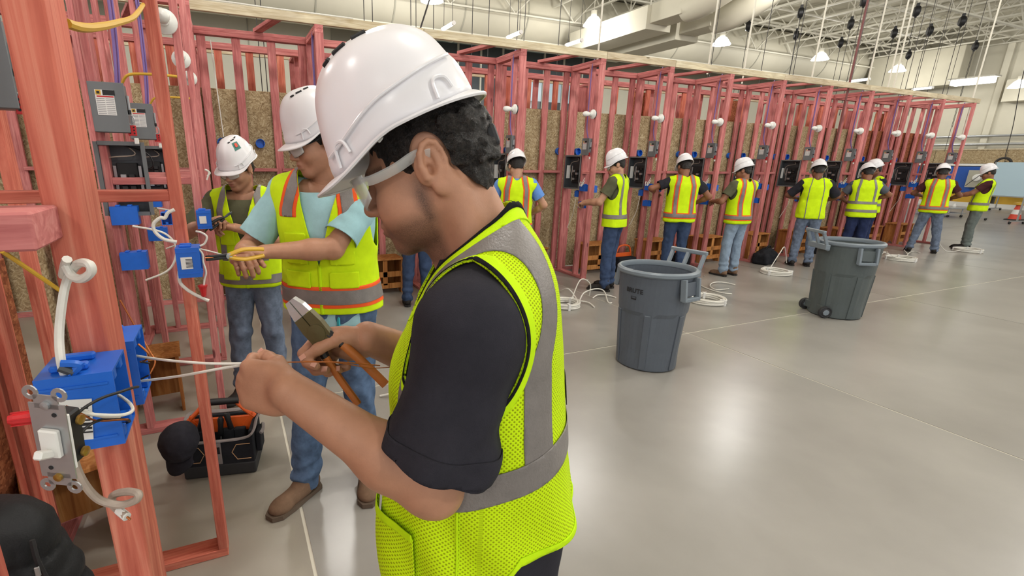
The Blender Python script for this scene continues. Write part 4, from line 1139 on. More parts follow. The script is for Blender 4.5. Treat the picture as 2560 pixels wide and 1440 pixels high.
    if strap:
        for sd in (-1, 1):
            MB().tube([dome(0.15 if sd > 0 else math.pi-0.15, 0.0, -0.012)+np.array((0, 0, 0.0)), q((sd*(rx-0.014*s), 0.02*s, 0.008*s))], 0.006*s, 6, smooth=0, flat=0.4).build('suspension_tab', 'white_pl', parent)
    return sh
def glasses(parent, q, s=1.0, tint='lens', frame='lens', arm=0.0022):
    """safety glasses in a head frame"""
    for sd in (-1, 1):
        n, k = 9, 6; v = []; f = []
        for j in range(k):
            b = j/(k-1)
            for i in range(n):
                a = i/(n-1)
                ang = a*1.25; x = 0.004+0.068*math.sin(ang)/math.sin(1.25); y = 0.123-0.05*(1-math.cos(ang))-0.012*b*(1-a)
                z = 0.022-0.052*b*(1-0.3*a**2)
                v.append(q(np.array((sd*x, y, z))*s))
        for j in range(k-1):
            for i in range(n-1): f.append((j*n+i, j*n+i+1, (j+1)*n+i+1, (j+1)*n+i))
        o = obj('lens', mesh('lens', v, f, True), tint, parent); md = o.modifiers.new('solid', 'SOLIDIFY'); md.thickness = 0.002*s
        bd_ = [v[i] for i in range(n)]+[v[j*n+n-1] for j in range(1, k)]+[v[(k-1)*n+i] for i in range(n-2, -1, -1)]+[v[j*n] for j in range(k-2, 0, -1)]
        MB().tube(bd_, 0.0012*s, 5, closed=True, smooth=0).build('lens_edge', frame, parent, smooth=True)
        MB().tube([q(np.array(p)*s) for p in ((sd*0.069, 0.09, 0.012), (sd*0.076, 0.07, 0.01), (sd*0.081, 0.035, 0.012), (sd*0.083, 0.0, 0.018), (sd*0.082, -0.02, 0.012))], arm*s, 6, flat=2.2).build('temple_arm', frame, parent, smooth=True)
    MB().tube([q(np.array(p)*s) for p in ((-0.068, 0.092, 0.019), (-0.04, 0.112, 0.02), (0, 0.121, 0.02), (0.04, 0.112, 0.02), (0.068, 0.092, 0.019))], 0.0024*s, 6).build('brow_bar', frame, parent, smooth=True)
def shoe(parent, heel, toe_dir, s, mat, sole):
    d = np.array((toe_dir[0], toe_dir[1], 0.0)); d /= np.linalg.norm(d); R = hand_frame(d, (0, 0, 1)); q = fr((heel[0], heel[1], 0), R)
    S = SDF()
    P = lambda *a: q(np.array(a)*s)
    S.cap(P(0, -0.035, 0.055), P(0, 0.03, 0.07), 0.036*s, 0.04*s, 0.02)
    S.cap(P(0, 0.03, 0.05), P(0, 0.15, 0.036), 0.042*s, 0.04*s, 0.03); S.ell(P(0, 0.165, 0.035), np.array((0.047, 0.055, 0.032))*s, R, 0.02)
    S.cap(P(0, -0.02, 0.07), P(0, -0.012, 0.13), 0.042*s, 0.045*s, 0.02)
    V, T = S.iso(0.008); V, T = clip(V, T, 0.018-V[:, 2])
    skin_obj('shoe', V, T, mat, parent)
    pts = [(0.036, -0.06), (0.042, 0.03), (0.05, 0.12), (0.047, 0.19), (0.025, 0.225), (-0.02, 0.226), (-0.046, 0.19), (-0.048, 0.12), (-0.04, 0.03), (-0.036, -0.06), (0, -0.078)]
    m = MB(); n = len(pts)
    v = [q(np.array((a*1.03, b*1.02, 0.002))*s) for a, b in pts]+[q(np.array((a*1.03, b*1.02, 0.024))*s) for a, b in pts]
    m.add(v, [tuple(range(n))[::-1], tuple(range(n, 2*n))]+[(i, (i+1) % n, n+(i+1) % n, n+i) for i in range(n)])
    m.build('sole', sole, parent)
STD = dict(z=(0.86, 0.95, 1.05, 1.15, 1.28, 1.38, 1.445, 1.49), rx=(0.165, 0.165, 0.158, 0.158, 0.172, 0.172, 0.14, 0.075), ry=(0.118, 0.122, 0.116, 0.114, 0.12, 0.112, 0.085, 0.06), cy=(0, 0, 0.005, 0.008, 0.006, -0.004, -0.012, -0.016))
def person(label, base, rz, height=1.75, lean=0.05, head=(0.0, 0.35), hands=((-0.12, 0.38, 1.2), (0.12, 0.38, 1.22)), feet=((-0.12, 0.0, 0.1), (0.12, 0.02, -0.1)),
           skin='skin_a', shirt='black_cloth', sleeve=0.6, trousers='jeans', shoes=('shoe_black', 'dark_sole'), vest='A', build=1.0, hair=True, beard=0.0, specs=True,
           res=0.011, hres=0.006, seed=0.0, poles=((-0.7, -0.3, -0.9), (0.7, -0.3, -0.9)), hat=True, hem=0.82, sticker=False, low=False, curls=None, palm=None, extra=None, hat_detail=False, pockets=False):
    root = thing('person', label, 'person', (base[0], base[1], 0), rz)
    s = height/1.75; tl = math.tan(lean)
    shift = lambda z: tl*(z-0.95*s)
    z = np.array(STD['z'])*s; rx = np.array(STD['rx'])*s*build; ry = np.array(STD['ry'])*s*build; cy = np.array(STD['cy'])*s+shift(z)
    shz = 1.415*s; shy = shift(shz)-0.008*s
    shL, shR = np.array((-0.178*s, shy, shz)), np.array((0.178*s, shy, shz))
    neck = np.array((0, shift(1.45*s)-0.012*s, 1.45*s))
    hp = head[1]; Rh = Rm(head[0], hp)
    hc = neck+np.array((0, 0, 0.068*s))+Rm(head[0]*0.6, hp*0.6+lean*0.5) @ np.array((0, 0.022, 0.115))*s
    ul, fl_ = 0.285*s, 0.255*s
    S_arm = []
    for i, (sh, hd) in enumerate(((shL, hands[0]), (shR, hands[1]))):
        el, wr = ik(sh, np.array(hd)*s, ul, fl_, poles[i]); S_arm.append((sh, el, wr))
    # ---- skin: head, neck, arms and hands in one mesh
    A = SDF()
    for sh, el, wr in S_arm:
        A.cap(sh, el, 0.05*s, 0.042*s, 0.02); A.cap(el, el+(wr-el)*0.35, 0.042*s, 0.041*s, 0.02); A.cap(el+(wr-el)*0.3, wr, 0.041*s, 0.027*s, 0.02)
    A.cap(shL, shR, 0.06*s, 0.06*s, 0.04); A.cap(neck-np.array((0, 0, 0.12*s)), neck, 0.07*s, 0.06*s, 0.03)
    Va, Ta = A.iso(res*0.85)
    Hd = SDF(); head_sdf(Hd, hc, Rh, s, neck, detail=hres < 0.0055)
    Vh, Th = Hd.iso(hres)
    parts = [(Va, Ta), (Vh, Th)]; tips = []
    for i, (sh, el, wr) in enumerate(S_arm):
        d = wr-el; d /= np.linalg.norm(d); side = 1 if i == 0 else -1
        n = np.array((-0.35*side, -0.1, 1.0)) if palm is None else np.array(palm[i])
        G = SDF(); G.cap(wr-d*0.05, wr+d*0.012, 0.0285*s, 0.027*s, 0.01)
        tp = hand_sdf(G, wr, hand_frame(d+np.array((0.25*side, 0, 0.1)), n), side, s=s, curl=(0.75, 0.95, 0.6) if curls is None else curls[i])
        tips.append(tp); parts.append(G.iso(0.0045 if hres > 0.0055 else 0.0035))
    k = 0; Vs = []; Ts = []; tint = []
    for Vp, Tp in parts: Vs.append(Vp); Ts.append(Tp+k); k += len(Vp)
    V = np.concatenate(Vs); T = np.concatenate(Ts)
    loc = (V-hc) @ Rh/s
    bd = beard*np.clip((-0.03-loc[:, 2])*40, 0, 1)*np.clip((loc[:, 1]-0.0)*30, 0, 1)*(np.linalg.norm(loc, axis=1) < 0.16)
    lip = (np.exp(-(((loc[:, 2]+0.068)/0.009)**2)-((loc[:, 0]/0.02)**2))*(loc[:, 1] > 0.09))*0.7
    brow = np.exp(-(((loc[:, 2]-0.02)/0.005)**2))*(np.abs(np.abs(loc[:, 0])-0.03) < 0.022)*(loc[:, 1] > 0.07)
    skin_obj('body', V, T, skin, root, col=np.stack([np.clip(np.maximum(bd, brow*1.4), 0, 1), lip, lip*0], 1))
    q = fr(hc, Rh)
    # ---- hair
    if hair:
        Hs = SDF(); Hs.ell(q(np.array((0, -0.018, 0.034))*s), np.array((0.083, 0.1, 0.09))*s, Rh, 0.01); Hs.ell(q(np.array((0, -0.062, -0.02))*s), np.array((0.062, 0.04, 0.055))*s, Rh, 0.03)
        Vr, Tr = Hs.iso(hres*1.2); Nr = vnormals(Vr, Tr); Vr = folds(Vr, Nr, 0.006*s, (38, 38, 38), seed)
        l = (Vr-hc) @ Rh/s
        f = np.maximum(l[:, 1]-0.052-0.4*(l[:, 2]-0.03), -0.012-l[:, 2]+np.clip(-l[:, 1]-0.02, 0, 0.06)*-1.0)
        f = np.maximum(f, -0.062-l[:, 2])
        Vr, Tr = clip(Vr, Tr, f); skin_obj('hair', Vr, Tr, 'hair', root)
    # ---- shirt
    St = SDF(); St.prof(z, 0, cy, rx, ry, 0.03)
    for sh, el, wr in S_arm:
        St.cap((sh[0]*0.45, shy-0.004, shz+0.012*s), sh, 0.06*s, 0.064*s, 0.05*s)
    Sl = SDF(); Sl.ops = list(St.ops)
    Sl.cap(neck-np.array((0, 0, 0.06*s)), neck+np.array((0, -0.004, 0.012*s)), 0.075*s, 0.066*s, 0.02)
    V, T = Sl.iso(res); N = vnormals(V, T); V = folds(V, N, 0.006*s, (11, 11, 9), seed+1)
    V, T = clip(V, T, (V[:, 2]-(neck[2]+0.012*s)) - 0.35*(V[:, 1]-neck[1])*-1.0)
    skin_obj('shirt', V, T, shirt, root, 0.004)
    for sh, el, wr in S_arm:
        Q = SDF(); Q.cap((sh[0]*0.75, shy-0.002, shz+0.006*s), sh, 0.058*s, 0.066*s, 0.03)
        if sleeve > 1: Q.cap(sh, el, 0.067*s, 0.056*s, 0.03); Q.cap(el, wr+(wr-el)*0.06, 0.056*s, 0.04*s, 0.02); dirv, en = wr-el, el+(wr-el)*0.93
        else: Q.cap(sh, sh+(el-sh)*(sleeve+0.1), 0.067*s, 0.070*s, 0.03); dirv, en = el-sh, sh+(el-sh)*(sleeve+0.02)
        V, T = Q.iso(res*0.9); N = vnormals(V, T); V = folds(V, N, 0.008*s, (14, 14, 12), seed+5)
        u = dirv/np.linalg.norm(dirv); V, T = clip(V, T, (V-en) @ u)
        skin_obj('sleeve', V, T, shirt, root, 0.003)
    # ---- vest with its tape
    if vest:
        Vs_ = SDF(); zf = np.array(STD['z'])*s; fl = np.interp(zf, [0.86*s, 1.15*s, 1.5*s], [1.06, 1.0, 1.0])
        Vs_.prof(z, 0, cy, rx*fl, ry*fl, 0.03)
        for sg in (-1, 1): Vs_.cap((sg*0.08*s, shy-0.004, shz+0.012*s), (sg*0.165*s, shy, shz), 0.06*s, 0.062*s, 0.05*s)
        V, T = Vs_.iso(res, 0.016); N = vnormals(V, T); V = folds(V, N, 0.009*s, (9, 9, 7), seed+2); N = vnormals(V, T)
        x, y, zz = V.T; yr = y-shift(zz)
        arm = 1-np.sqrt(((yr-0.0)/(0.078*s))**2+((zz-1.335*s)/(0.135*s))**2); arm = np.where(np.abs(x) > 0.105*s, arm, -1)
        arm2 = np.where(np.abs(x) > 0.185*s, 1.0, -1.0)*0-1
        nk = np.where(zz > 1.36*s, 0.085*s-np.sqrt(x**2+(yr+0.02*s)**2), -1); nk2 = np.where((yr > 0.0), (zz-1.13*s)*0.26-np.abs(x), -1)
        f = np.maximum.reduce([arm*0.1, nk, nk2, hem*s-zz])
        V, T, N = clip(V, T, f, N)
        mat = 'lime'
        skin_obj('vest', V, T, mat, root, 0.004)
        x, y, zz = V.T; yr = y-shift(zz)
        hb, vb, edge = {'A': ([(0.99, 0.026)], [(0.12, 0.021)], None), 'B': ([(0.935, 0.026)], [(0.112, 0.026)], 'orange'), 'C': ([], [(0.1, 0.008)], None),
                        'D': ([(1.1, 0.024), (0.955, 0.024)], [(0.125, 0.022)], None), 'E': ([(1.0, 0.03)], [(0.125, 0.03)], 'orange'), 'F': ([(0.9, 0.03)], [(0.125, 0.026)], None)}[vest]
        def bandset(extra, mt, off, nm):
            for zc, hw in hb:
                W = clip(V, T, np.abs(zz-zc*s)-(hw+extra)*s, N); 
                if len(W[1]): skin_obj(nm, W[0]+W[2]*(off+0.004), W[1], mt, root, 0.0015)
            for xc, hw in vb:
                lowz = max([zc for zc, _ in hb], default=0.0) if vest != 'E' else 1.33
                for sg in (-1, 1):
                    cen = sg*(xc*s-np.clip(zz-1.36*s, 0, 1)*0.2)
                    W = clip(V, T, np.maximum(np.abs(x-cen)-(hw*0.8+extra)*s, lowz*s-zz), N)
                    if len(W[1]): skin_obj(nm, W[0]+W[2]*(off+0.003), W[1], mt, root, 0.0015)
        if pockets:
            for sg in (-1, 1):
                for (xa, xb, za, zb, nm) in ((0.045, 0.14, 1.14, 1.27, 'chest_pocket'), (0.04, 0.15, 0.9 if vest != 'E' else 1.04, 1.03 if vest != 'E' else 1.11, 'lower_pocket')):
                    W = clip(V, T, np.maximum.reduce([np.abs(sg*x-(xa+xb)/2*s)-(xb-xa)/2*s, np.abs(zz-(za+zb)/2*s)-(zb-za)/2*s, 0.03*s-yr]), N)
                    if len(W[1]): skin_obj(nm, W[0]+W[2]*0.008, W[1], 'lime', root, 0.002)
            W = clip(V, T, np.maximum.reduce([np.abs(x)-0.007*s, zz-1.14*s, 0.02-yr]), N)
            if len(W[1]): skin_obj('zip', W[0]+W[2]*0.005, W[1], 'lime_trim', root, 0.0015)
        if edge: bandset(0.016, edge, 0.001, 'coloured_border')
        bandset(0.0, 'silver', 0.003, 'reflective_tape')
    # ---- trousers and shoes
    Tr_ = SDF(); hz = 0.9*s
    Tr_.ell((0, 0.0, 0.93*s), np.array((0.165*build, 0.122*build, 0.13))*s, None, 0.03)
    an = []
    for i, (fx_, fy_, yaw) in enumerate(feet):
        sg = -1 if i == 0 else 1
        hip = np.array((sg*0.085*s, 0.0, 0.88*s)); ank = np.array((fx_*s, fy_*s, 0.09*s)); kn = (hip+ank)/2+np.array((0, 0.025*s, 0.02*s))
        Tr_.cap(hip, kn, 0.088*s*build, 0.066*s, 0.03); Tr_.cap(kn, ank, 0.066*s, 0.058*s, 0.02); an.append((ank, yaw))
    V, T = Tr_.iso(res*1.1, 0.004); N = vnormals(V, T); V = folds(V, N, 0.014*s, (14, 14, 9), seed+3)
    dn = np.clip((0.35*s-V[:, 2])/(0.3*s), 0, 1); V = V+N*(0.010*s*dn*np.sin(V[:, 2]*70/s+3*vnoise(V*12)))[:, None]
    V, T = clip(V, T, 0.045*s-V[:, 2]); skin_obj('trousers', V, T, trousers, root)
    for ank, yaw in an:
        shoe(root, (ank[0], ank[1]-0.0), (-math.sin(yaw), math.cos(yaw)), s, shoes[0], shoes[1])
    # ---- helmet and glasses
    if hat:
        hr = Rm(head[0], hp+0.02)
        hh = tag(bpy.data.objects.new('hard_hat', None)); COL.objects.link(hh); hh.parent = root
        helmet(hh, q(np.array((0, 0.0, 0.052))*s), hr, s*1.0, detail=hat_detail, sticker=sticker)
    if specs:
        gg = bpy.data.objects.new('safety_glasses', None); COL.objects.link(gg); gg.parent = root
        glasses(gg, q, s, 'lens', 'ink')
    return root, S_arm, tips, hc, Rh

# ================================================================== the foreground worker
P1O = Vector((0.385, 0.70, 0.0)); P1RZ = math.atan2(0.882, 0.471)
def p1_world(p): return P1O+Matrix.Rotation(P1RZ, 3, 'Z') @ Vector(p)
def clothuv(V): return np.stack([np.arctan2(V[:, 1], V[:, 0])*0.165, V[:, 2]-0.7*np.hypot(V[:, 0], V[:, 1]), 0*V[:, 0]], 1)
def foreground():
    root = thing('person', 'large foreground worker in white hard hat and lime vest twisting wires', 'person', P1O, P1RZ)
    hc = np.array((0.012, 0.106, 1.671)); Rh = Rm(0.0, 0.39); s = 0.99; q = fr(hc, Rh)
    neck = np.array((0.004, 0.0, 1.50))
    sh = {-1: np.array((-0.152, 0.028, 1.448)), 1: np.array((0.16, 0.03, 1.45))}
    el = {-1: np.array((-0.186, 0.078, 1.222)), 1: np.array((0.185, 0.10, 1.25))}
    wr = {-1: np.array((-0.158, 0.283, 1.343)), 1: np.array((0.045, 0.222, 1.362))}
    # ---------------- skin
    A = SDF()
    for d in (-1, 1):
        A.cap(sh[d], el[d], 0.052, 0.042, 0.02)
        m = el[d]+(wr[d]-el[d])*0.3
        A.cap(el[d]+np.array((0, -0.006, 0.0)), m, 0.040, 0.0425, 0.025); A.cap(m, wr[d], 0.0425, 0.0305, 0.03)
        A.ell(el[d]+np.array((0, -0.016, -0.012)), (0.03, 0.026, 0.024), None, 0.02)
    A.cap(sh[-1], sh[1], 0.06, 0.06, 0.04); A.cap((0, 0.0, 1.30), neck, 0.08, 0.062, 0.03)
    Va, Ta = A.iso(0.006)
    Hd = SDF(); head_sdf(Hd, hc, Rh, s, None, True)
    Hd.cap(q(np.array((0, -0.03, -0.045))), (0.004, 0.0, 1.51), 0.056, 0.066, 0.03)
    Hd.cap(q(np.array((0, 0.01, -0.085))), (0.004, 0.035, 1.50), 0.035, 0.05, 0.03)
    for d in (-1, 1):
        Hd.ell(q(np.array((d*0.04, 0.042, -0.06))), (0.032, 0.042, 0.04), Rh, 0.03)
        Hd.cap(q(np.array((d*0.06, -0.03, -0.04))), (d*0.05, 0.0, 1.50), 0.018, 0.03, 0.03)
    Vh, Th = Hd.iso(0.003)
    parts = [(Va, Ta), (Vh, Th)]
    # left hand: fist with the back towards the viewer, thumb and index pinch the wires
    G = SDF(); d = wr[-1]-el[-1]; d /= np.linalg.norm(d)
    G.cap(wr[-1]-d*0.06, wr[-1]+d*0.012, 0.033, 0.0295, 0.02)
    RL = hand_frame((0.16, 0.97, 0.06), (-1.0, 0.12, 0.18))
    tl = hand_sdf(G, wr[-1]+np.array((0.0, 0.004, 0.002)), RL, 1, s=0.93, curls=[(1.15, 1.35, 0.7), (1.4, 1.5, 0.8), (1.5, 1.55, 0.8), (1.55, 1.55, 0.8)], thumb=(0.05, 0.75), fr_=1.04)
    G.ell(fr(wr[-1], RL)((-0.012, 0.03, -0.008)), (0.022, 0.034, 0.018), RL, 0.014)
    parts.append(G.iso(0.0026))
    # right hand: closed round the pliers, thumb across the front
    G = SDF(); d = wr[1]-el[1]; d /= np.linalg.norm(d)
    G.cap(wr[1]-d*0.07, wr[1]+d*0.0, 0.033, 0.028, 0.012)
    RR = hand_frame((0.10, 0.96, -0.22), (0.78, -0.05, 0.62))
    tr = hand_sdf(G, wr[1]+np.array((0, 0.002, 0.0)), RR, -1, s=0.98, curls=[(1.0, 1.15, 0.5), (1.15, 1.25, 0.6), (1.25, 1.35, 0.6), (1.3, 1.4, 0.6)], thumb=(0.15, 0.62), fr_=1.05)
    G.ell(fr(wr[1], RR)((0.012, 0.03, -0.012)), (0.026, 0.036, 0.02), RR, 0.014)
    parts.append(G.iso(0.0026))
    k = 0; Vs = []; Ts = []
    for Vp, Tp in parts: Vs.append(Vp); Ts.append(Tp+k); k += len(Vp)
    V = np.concatenate(Vs); T = np.concatenate(Ts)
    l = (V-hc) @ Rh/s
    near = np.linalg.norm(l-np.array((0, 0.02, -0.03)), axis=1) < 0.17
    # beard: sideburn, jaw line, chin and moustache
    jaw = np.clip((-0.052-l[:, 2])*45, 0, 1)*np.clip((l[:, 1]-0.002)*60, 0, 1)*np.clip((0.075-np.abs(l[:, 2]+0.085))*60, 0, 1)
    side = np.exp(-(((l[:, 1]-0.016)/0.012)**2))*np.clip((-0.0-l[:, 2])*30, 0, 1)*np.clip((l[:, 2]+0.1)*40, 0, 1)
    must = np.exp(-(((l[:, 2]+0.053)/0.006)**2))*(np.abs(l[:, 0]) < 0.03)*(l[:, 1] > 0.085)
    chin = np.exp(-(((l[:, 2]+0.108)/0.018)**2)-((l[:, 0]/0.03)**2))*(l[:, 1] > 0.05)*0.75
    bd = np.clip(np.maximum.reduce([jaw*0.85, side*1.0*(np.abs(l[:, 0]) > 0.035), must*1.0, chin]), 0, 1)*near*(l[:, 2] < -0.003)*(np.abs(l[:, 0]) < 0.078)
    lip = np.exp(-(((l[:, 2]+0.068)/0.008)**2)-((l[:, 0]/0.018)**2))*(l[:, 1] > 0.09)*near*0.6
    brow = np.exp(-(((l[:, 2]-0.02)/0.006)**2))*(np.abs(np.abs(l[:, 0])-0.032) < 0.024)*(l[:, 1] > 0.06)*near*1.5
    skin_obj('body', V, T, 'skin_a', root, col=np.stack([np.clip(np.maximum(bd, brow), 0, 1), lip, lip*0], 1))
    for tip, prev in (tl[4], tr[4], tr[0], tr[1], tr[2]):
        u = np.array(tip)-np.array(prev); u /= np.linalg.norm(u); n = np.array((-0.75, 0.0, 0.65)); n = n-u*(n @ u); n /= np.linalg.norm(n)
        R = np.stack([np.cross(u, n), u, n], 1)
        MB().box(np.array(tip)+u*0.001+n*0.0078, (0.0095, 0.012, 0.0022), rot=Matrix(R.tolist()), bev=0.001).build('fingernail', plain('nail', (214, 160, 140), 0.3) if 'nail' not in _mats else _mats['nail'], root)
    # ---------------- hair: fade at the nape, wet curls at the crown side
    Hs = SDF(); Hs.ell(q((0, -0.015, 0.034)), (0.0795, 0.097, 0.09), Rh, 0.01); Hs.ell(q((0, -0.062, 0.0)), (0.064, 0.036, 0.06), Rh, 0.03); Hs.ell(q((0, -0.058, -0.05)), (0.052, 0.026, 0.05), Rh, 0.03)
    pr = np.random.RandomState(5)
    for i in range(150):
        a = pr.uniform(-2.9, -0.25); zz = pr.uniform(-0.02, 0.05); rr = 0.074+0.01*pr.rand()
        c0 = np.array((math.cos(a)*0.078, -0.03+math.sin(a)*rr, zz))
        d_ = np.array((-math.sin(a), math.cos(a), pr.uniform(-0.9, 0.4))); d_ /= np.linalg.norm(d_)
        Hs.cap(q(c0-d_*0.012), q(c0+d_*0.012), 0.0052, 0.004, 0.003)
    Vr, Tr = Hs.iso(0.0034, refine=0); Nr = vnormals(Vr, Tr); Vr = folds(Vr, Nr, 0.004, (70, 70, 40), 2)
    l = (Vr-hc) @ Rh
    edge = 0.006*vnoise(l*90)
    yy_, zz_ = l[:, 1], l[:, 2]
    front = yy_-0.062-0.45*(zz_-0.03)+edge*0.5                      # temple line
    low = np.interp(yy_, [-0.12, -0.098, -0.06, -0.036, -0.02, 0.004, 0.016, 0.032, 0.05, 0.06], [-0.098, -0.092, -0.04, 0.0, 0.03, 0.015, -0.02, -0.012, 0.018, 0.02])-zz_+edge*0.8
    earcut = np.where(np.abs(l[:, 0]) > 0.055, 0.043-np.sqrt(((yy_+0.016)*1.5)**2+(zz_-0.002)**2), -1)
    f = np.maximum.reduce([front, low, earcut])
    Vr, Tr = clip(Vr, Tr, f); skin_obj('hair', Vr, Tr, 'hair', root)
    # sideburn
    # ---------------- t-shirt
    z = np.array((0.80, 0.86, 0.93, 1.04, 1.17, 1.26, 1.32, 1.377, 1.47, 1.53, 1.58, 1.62))
    bk = np.array((-0.155, -0.16, -0.165, -0.172, -0.148, -0.137, -0.13, -0.124, -0.113, -0.096, -0.066, -0.03))
    ft = np.array((0.16, 0.168, 0.178, 0.187, 0.17, 0.16, 0.163, 0.152, 0.115, 0.085, 0.05, 0.03))
    rx = np.array((0.172, 0.172, 0.174, 0.176, 0.168, 0.166, 0.168, 0.17, 0.166, 0.135, 0.085, 0.055))
    cy, ry = (bk+ft)/2, (ft-bk)/2
    def torso(off): 
        S = SDF(); S.prof(z, 0.0, cy, rx+off, ry+off, 0.03)
        return S
    Sh = torso(-0.016)
    for d in (-1, 1):
        hemc = sh[d]+(el[d]-sh[d])*0.80
        Sh.cap((d*0.06, 0.0, 1.49), sh[d]+np.array((0, 0, 0.002)), 0.045, 0.062, 0.04)
        Sh.cap(sh[d], hemc, 0.062, 0.073, 0.035); Sh.cap(hemc, hemc+(el[d]-sh[d])*0.2, 0.074, 0.078, 0.03)
    Sh.cap((0.003, 0.0, 1.50), (0.006, 0.012, 1.575), 0.075, 0.066, 0.03)
    V, T = Sh.iso(0.0065); N = vnormals(V, T)
    arm = (np.abs(V[:, 0]) > 0.13)
    V = folds(V, N, 0.010, (10, 10, 6), 4)
    # diagonal pulls in the sleeve
    w_ = np.sin((V[:, 2]*0.8+V[:, 1]*0.6)*95+2*vnoise(V*9))*np.clip((np.abs(V[:, 0])-0.13)*20, 0, 1)*np.clip((1.40-V[:, 2])*8, 0, 1)
    V = V+N*(0.0045*w_)[:, None]
    V, T = clip(V, T, V[:, 2]-(1.600-0.62*(V[:, 1]+0.04)))
    for d in (-1, 1):
        u = (el[d]-sh[d])/np.linalg.norm(el[d]-sh[d]); en = sh[d]+(el[d]-sh[d])*0.80
        f = (V-en) @ (u+np.array((0, 0.12, 0.0)))
        V, T = clip(V, T, np.where((np.sign(V[:, 0]) == d) & (np.abs(V[:, 0]) > 0.118+0.0*V[:, 0]) & (np.linalg.norm(np.cross(V-sh[d], u), axis=1) < 0.13) & (V[:, 2] > 1.08), f, -1))
    N = vnormals(V, T)
    skin_obj('t_shirt', V, T, 'black_cloth', root, 0.004)
    for d in (-1, 1):
        u = (el[d]-sh[d])/np.linalg.norm(el[d]-sh[d])
        t_ = (V-sh[d]) @ u; side_ = (np.sign(V[:, 0]) == d) & (np.abs(V[:, 0]) > 0.105) & (V[:, 2] > 1.1)
        L = np.linalg.norm(el[d]-sh[d])
        W = clip(V, T, np.where(side_, np.abs(t_-L*0.735)-0.017, 1.0), N)
        if len(W[1]): skin_obj('sleeve_hem', W[0]+W[2]*0.0048, W[1], 'black_cloth', root, 0.0012)
    # ---------------- vest
    Vt = torso(0.0)
    for d in (-1, 1): Vt.cap((d*0.06, 0.0, 1.505), (d*0.145, 0.026, 1.462), 0.052, 0.066, 0.045)
    V, T = Vt.iso(0.0065); N = vnormals(V, T)
    lowf = np.clip((1.25-V[:, 2])*5, 0, 1)
    V = V+N*(lowf*0.006*np.sin(np.arctan2(V[:, 1], V[:, 0])*9+V[:, 2]*14+2*vnoise(V*6)))[:, None]
    V = folds(V, N, 0.006, (8, 8, 6), 9); N = vnormals(V, T)
    x, y, zz = V.T
    ra = np.sqrt(((y-0.045)/0.094)**2+((zz-1.432)/0.116)**2); armf = (1-ra)*0.1-np.maximum(0, 0.122-np.abs(x))*3
    nf = np.minimum((1-np.sqrt((x/0.088)**2+((y-0.045)/0.088)**2))*0.085, (zz-1.44)*2)
    vf = (zz-1.18)*0.24-np.abs(x)-np.maximum(0, 0.06-y)*3
    hemz = np.interp(y, [-0.17, -0.06, 0.0, 0.1], [1.07, 1.075, 0.99, 0.87])
    f = np.maximum.reduce([armf, nf, vf, hemz-zz])
    V, T, N, armf, nf, vf, hz_ = clip(V, T, f, N, armf, nf, vf, hemz-zz)
    skin_obj('vest', V, T, 'lime_mesh', root, 0.003, vec=clothuv(V))
    x, y, zz = V.T
    def piece(nm, ff, mat, off, th=0.0015):
        W = clip(V, T, ff, N)
        if len(W[1]): return skin_obj(nm, W[0]+W[2]*off, W[1], mat, root, th, vec=clothuv(W[0]))
    for d in (-1, 1):
        piece('armhole_binding', np.maximum(-armf-0.014, -d*x), 'lime_trim', 0.0034)
        piece('armhole_edge', np.maximum(-armf-0.0045, -d*x), 'black_trim', 0.0046)
    piece('neck_binding', -nf-0.014, 'lime_trim', 0.0034)
    piece('neck_edge', -nf-0.004, 'black_trim', 0.0046)
    piece('hem_binding', -hz_-0.012, 'lime_trim', 0.0034)
    for d in (-1, 1):
        cen = d*(0.137-np.clip(zz-1.40, 0, 1)*0.27); hw = np.interp(zz, [1.2, 1.42, 1.55], [0.0185, 0.0185, 0.022])
        piece('reflective_tape', np.maximum(np.abs(x-cen)-hw, 1.215-0.28*(y+0.02)-zz), 'silver', 0.0032)
    piece('reflective_tape', np.abs(zz-(1.210-0.28*(y+0.02)))-0.026, 'silver', 0.0046)
    for d in (-1, 1):
        piece('pocket', np.maximum.reduce([np.abs(d*x-0.10)-0.055, 0.05-y, zz-(1.105-0.10*(y-0.10)), 0.9-zz]), 'lime_mesh', 0.010)
        piece('pocket_binding', np.maximum.reduce([np.abs(d*x-0.10)-0.055, 0.05-y, np.abs(zz-(1.105-0.10*(y-0.10)))-0.007]), 'lime_trim', 0.0125)
        piece('side_seam', np.maximum(np.abs(y-0.035)-0.003, np.where(d*x > 0.1, zz-1.19, 1)), 'lime_trim', 0.004)
    piece('back_patch', np.maximum.reduce([np.abs(x+0.02)-0.03, np.abs(zz-1.315)-0.022, y]), 'ink', 0.004)
    # ---------------- trousers and shoes
    Tr_ = SDF(); Tr_.ell((0, 0.0, 0.97), (0.165, 0.15, 0.13), None, 0.03)
    for d in (-1, 1):
        hip, kn, an = np.array((d*0.09, 0.0, 0.92)), np.array((d*0.11, 0.03, 0.52)), np.array((d*0.13, 0.0, 0.09))
        Tr_.cap(hip, kn, 0.095, 0.07, 0.03); Tr_.cap(kn, an, 0.07, 0.062, 0.02); shoe(root, (an[0], an[1]), (d*0.2, 1.0), 1.05, 'shoe_black', 'dark_sole')
    V, T = Tr_.iso(0.011); N = vnormals(V, T); V = folds(V, N, 0.009, (12, 12, 9), 6); V, T = clip(V, T, 0.045-V[:, 2])
    skin_obj('trousers', V, T, 'black_trousers', root)
    # ---------------- hard hat, suspension knob, glasses
    hh = bpy.data.objects.new('hard_hat', None); COL.objects.link(hh); hh.parent = root
    Rk = Rm(0.0, 0.455); mid = np.array((0.012, 0.1535, 1.7065))
    helmet(hh, mid+Rk @ np.array((0, 0.004, 0.016)), Rk, 0.965, True)
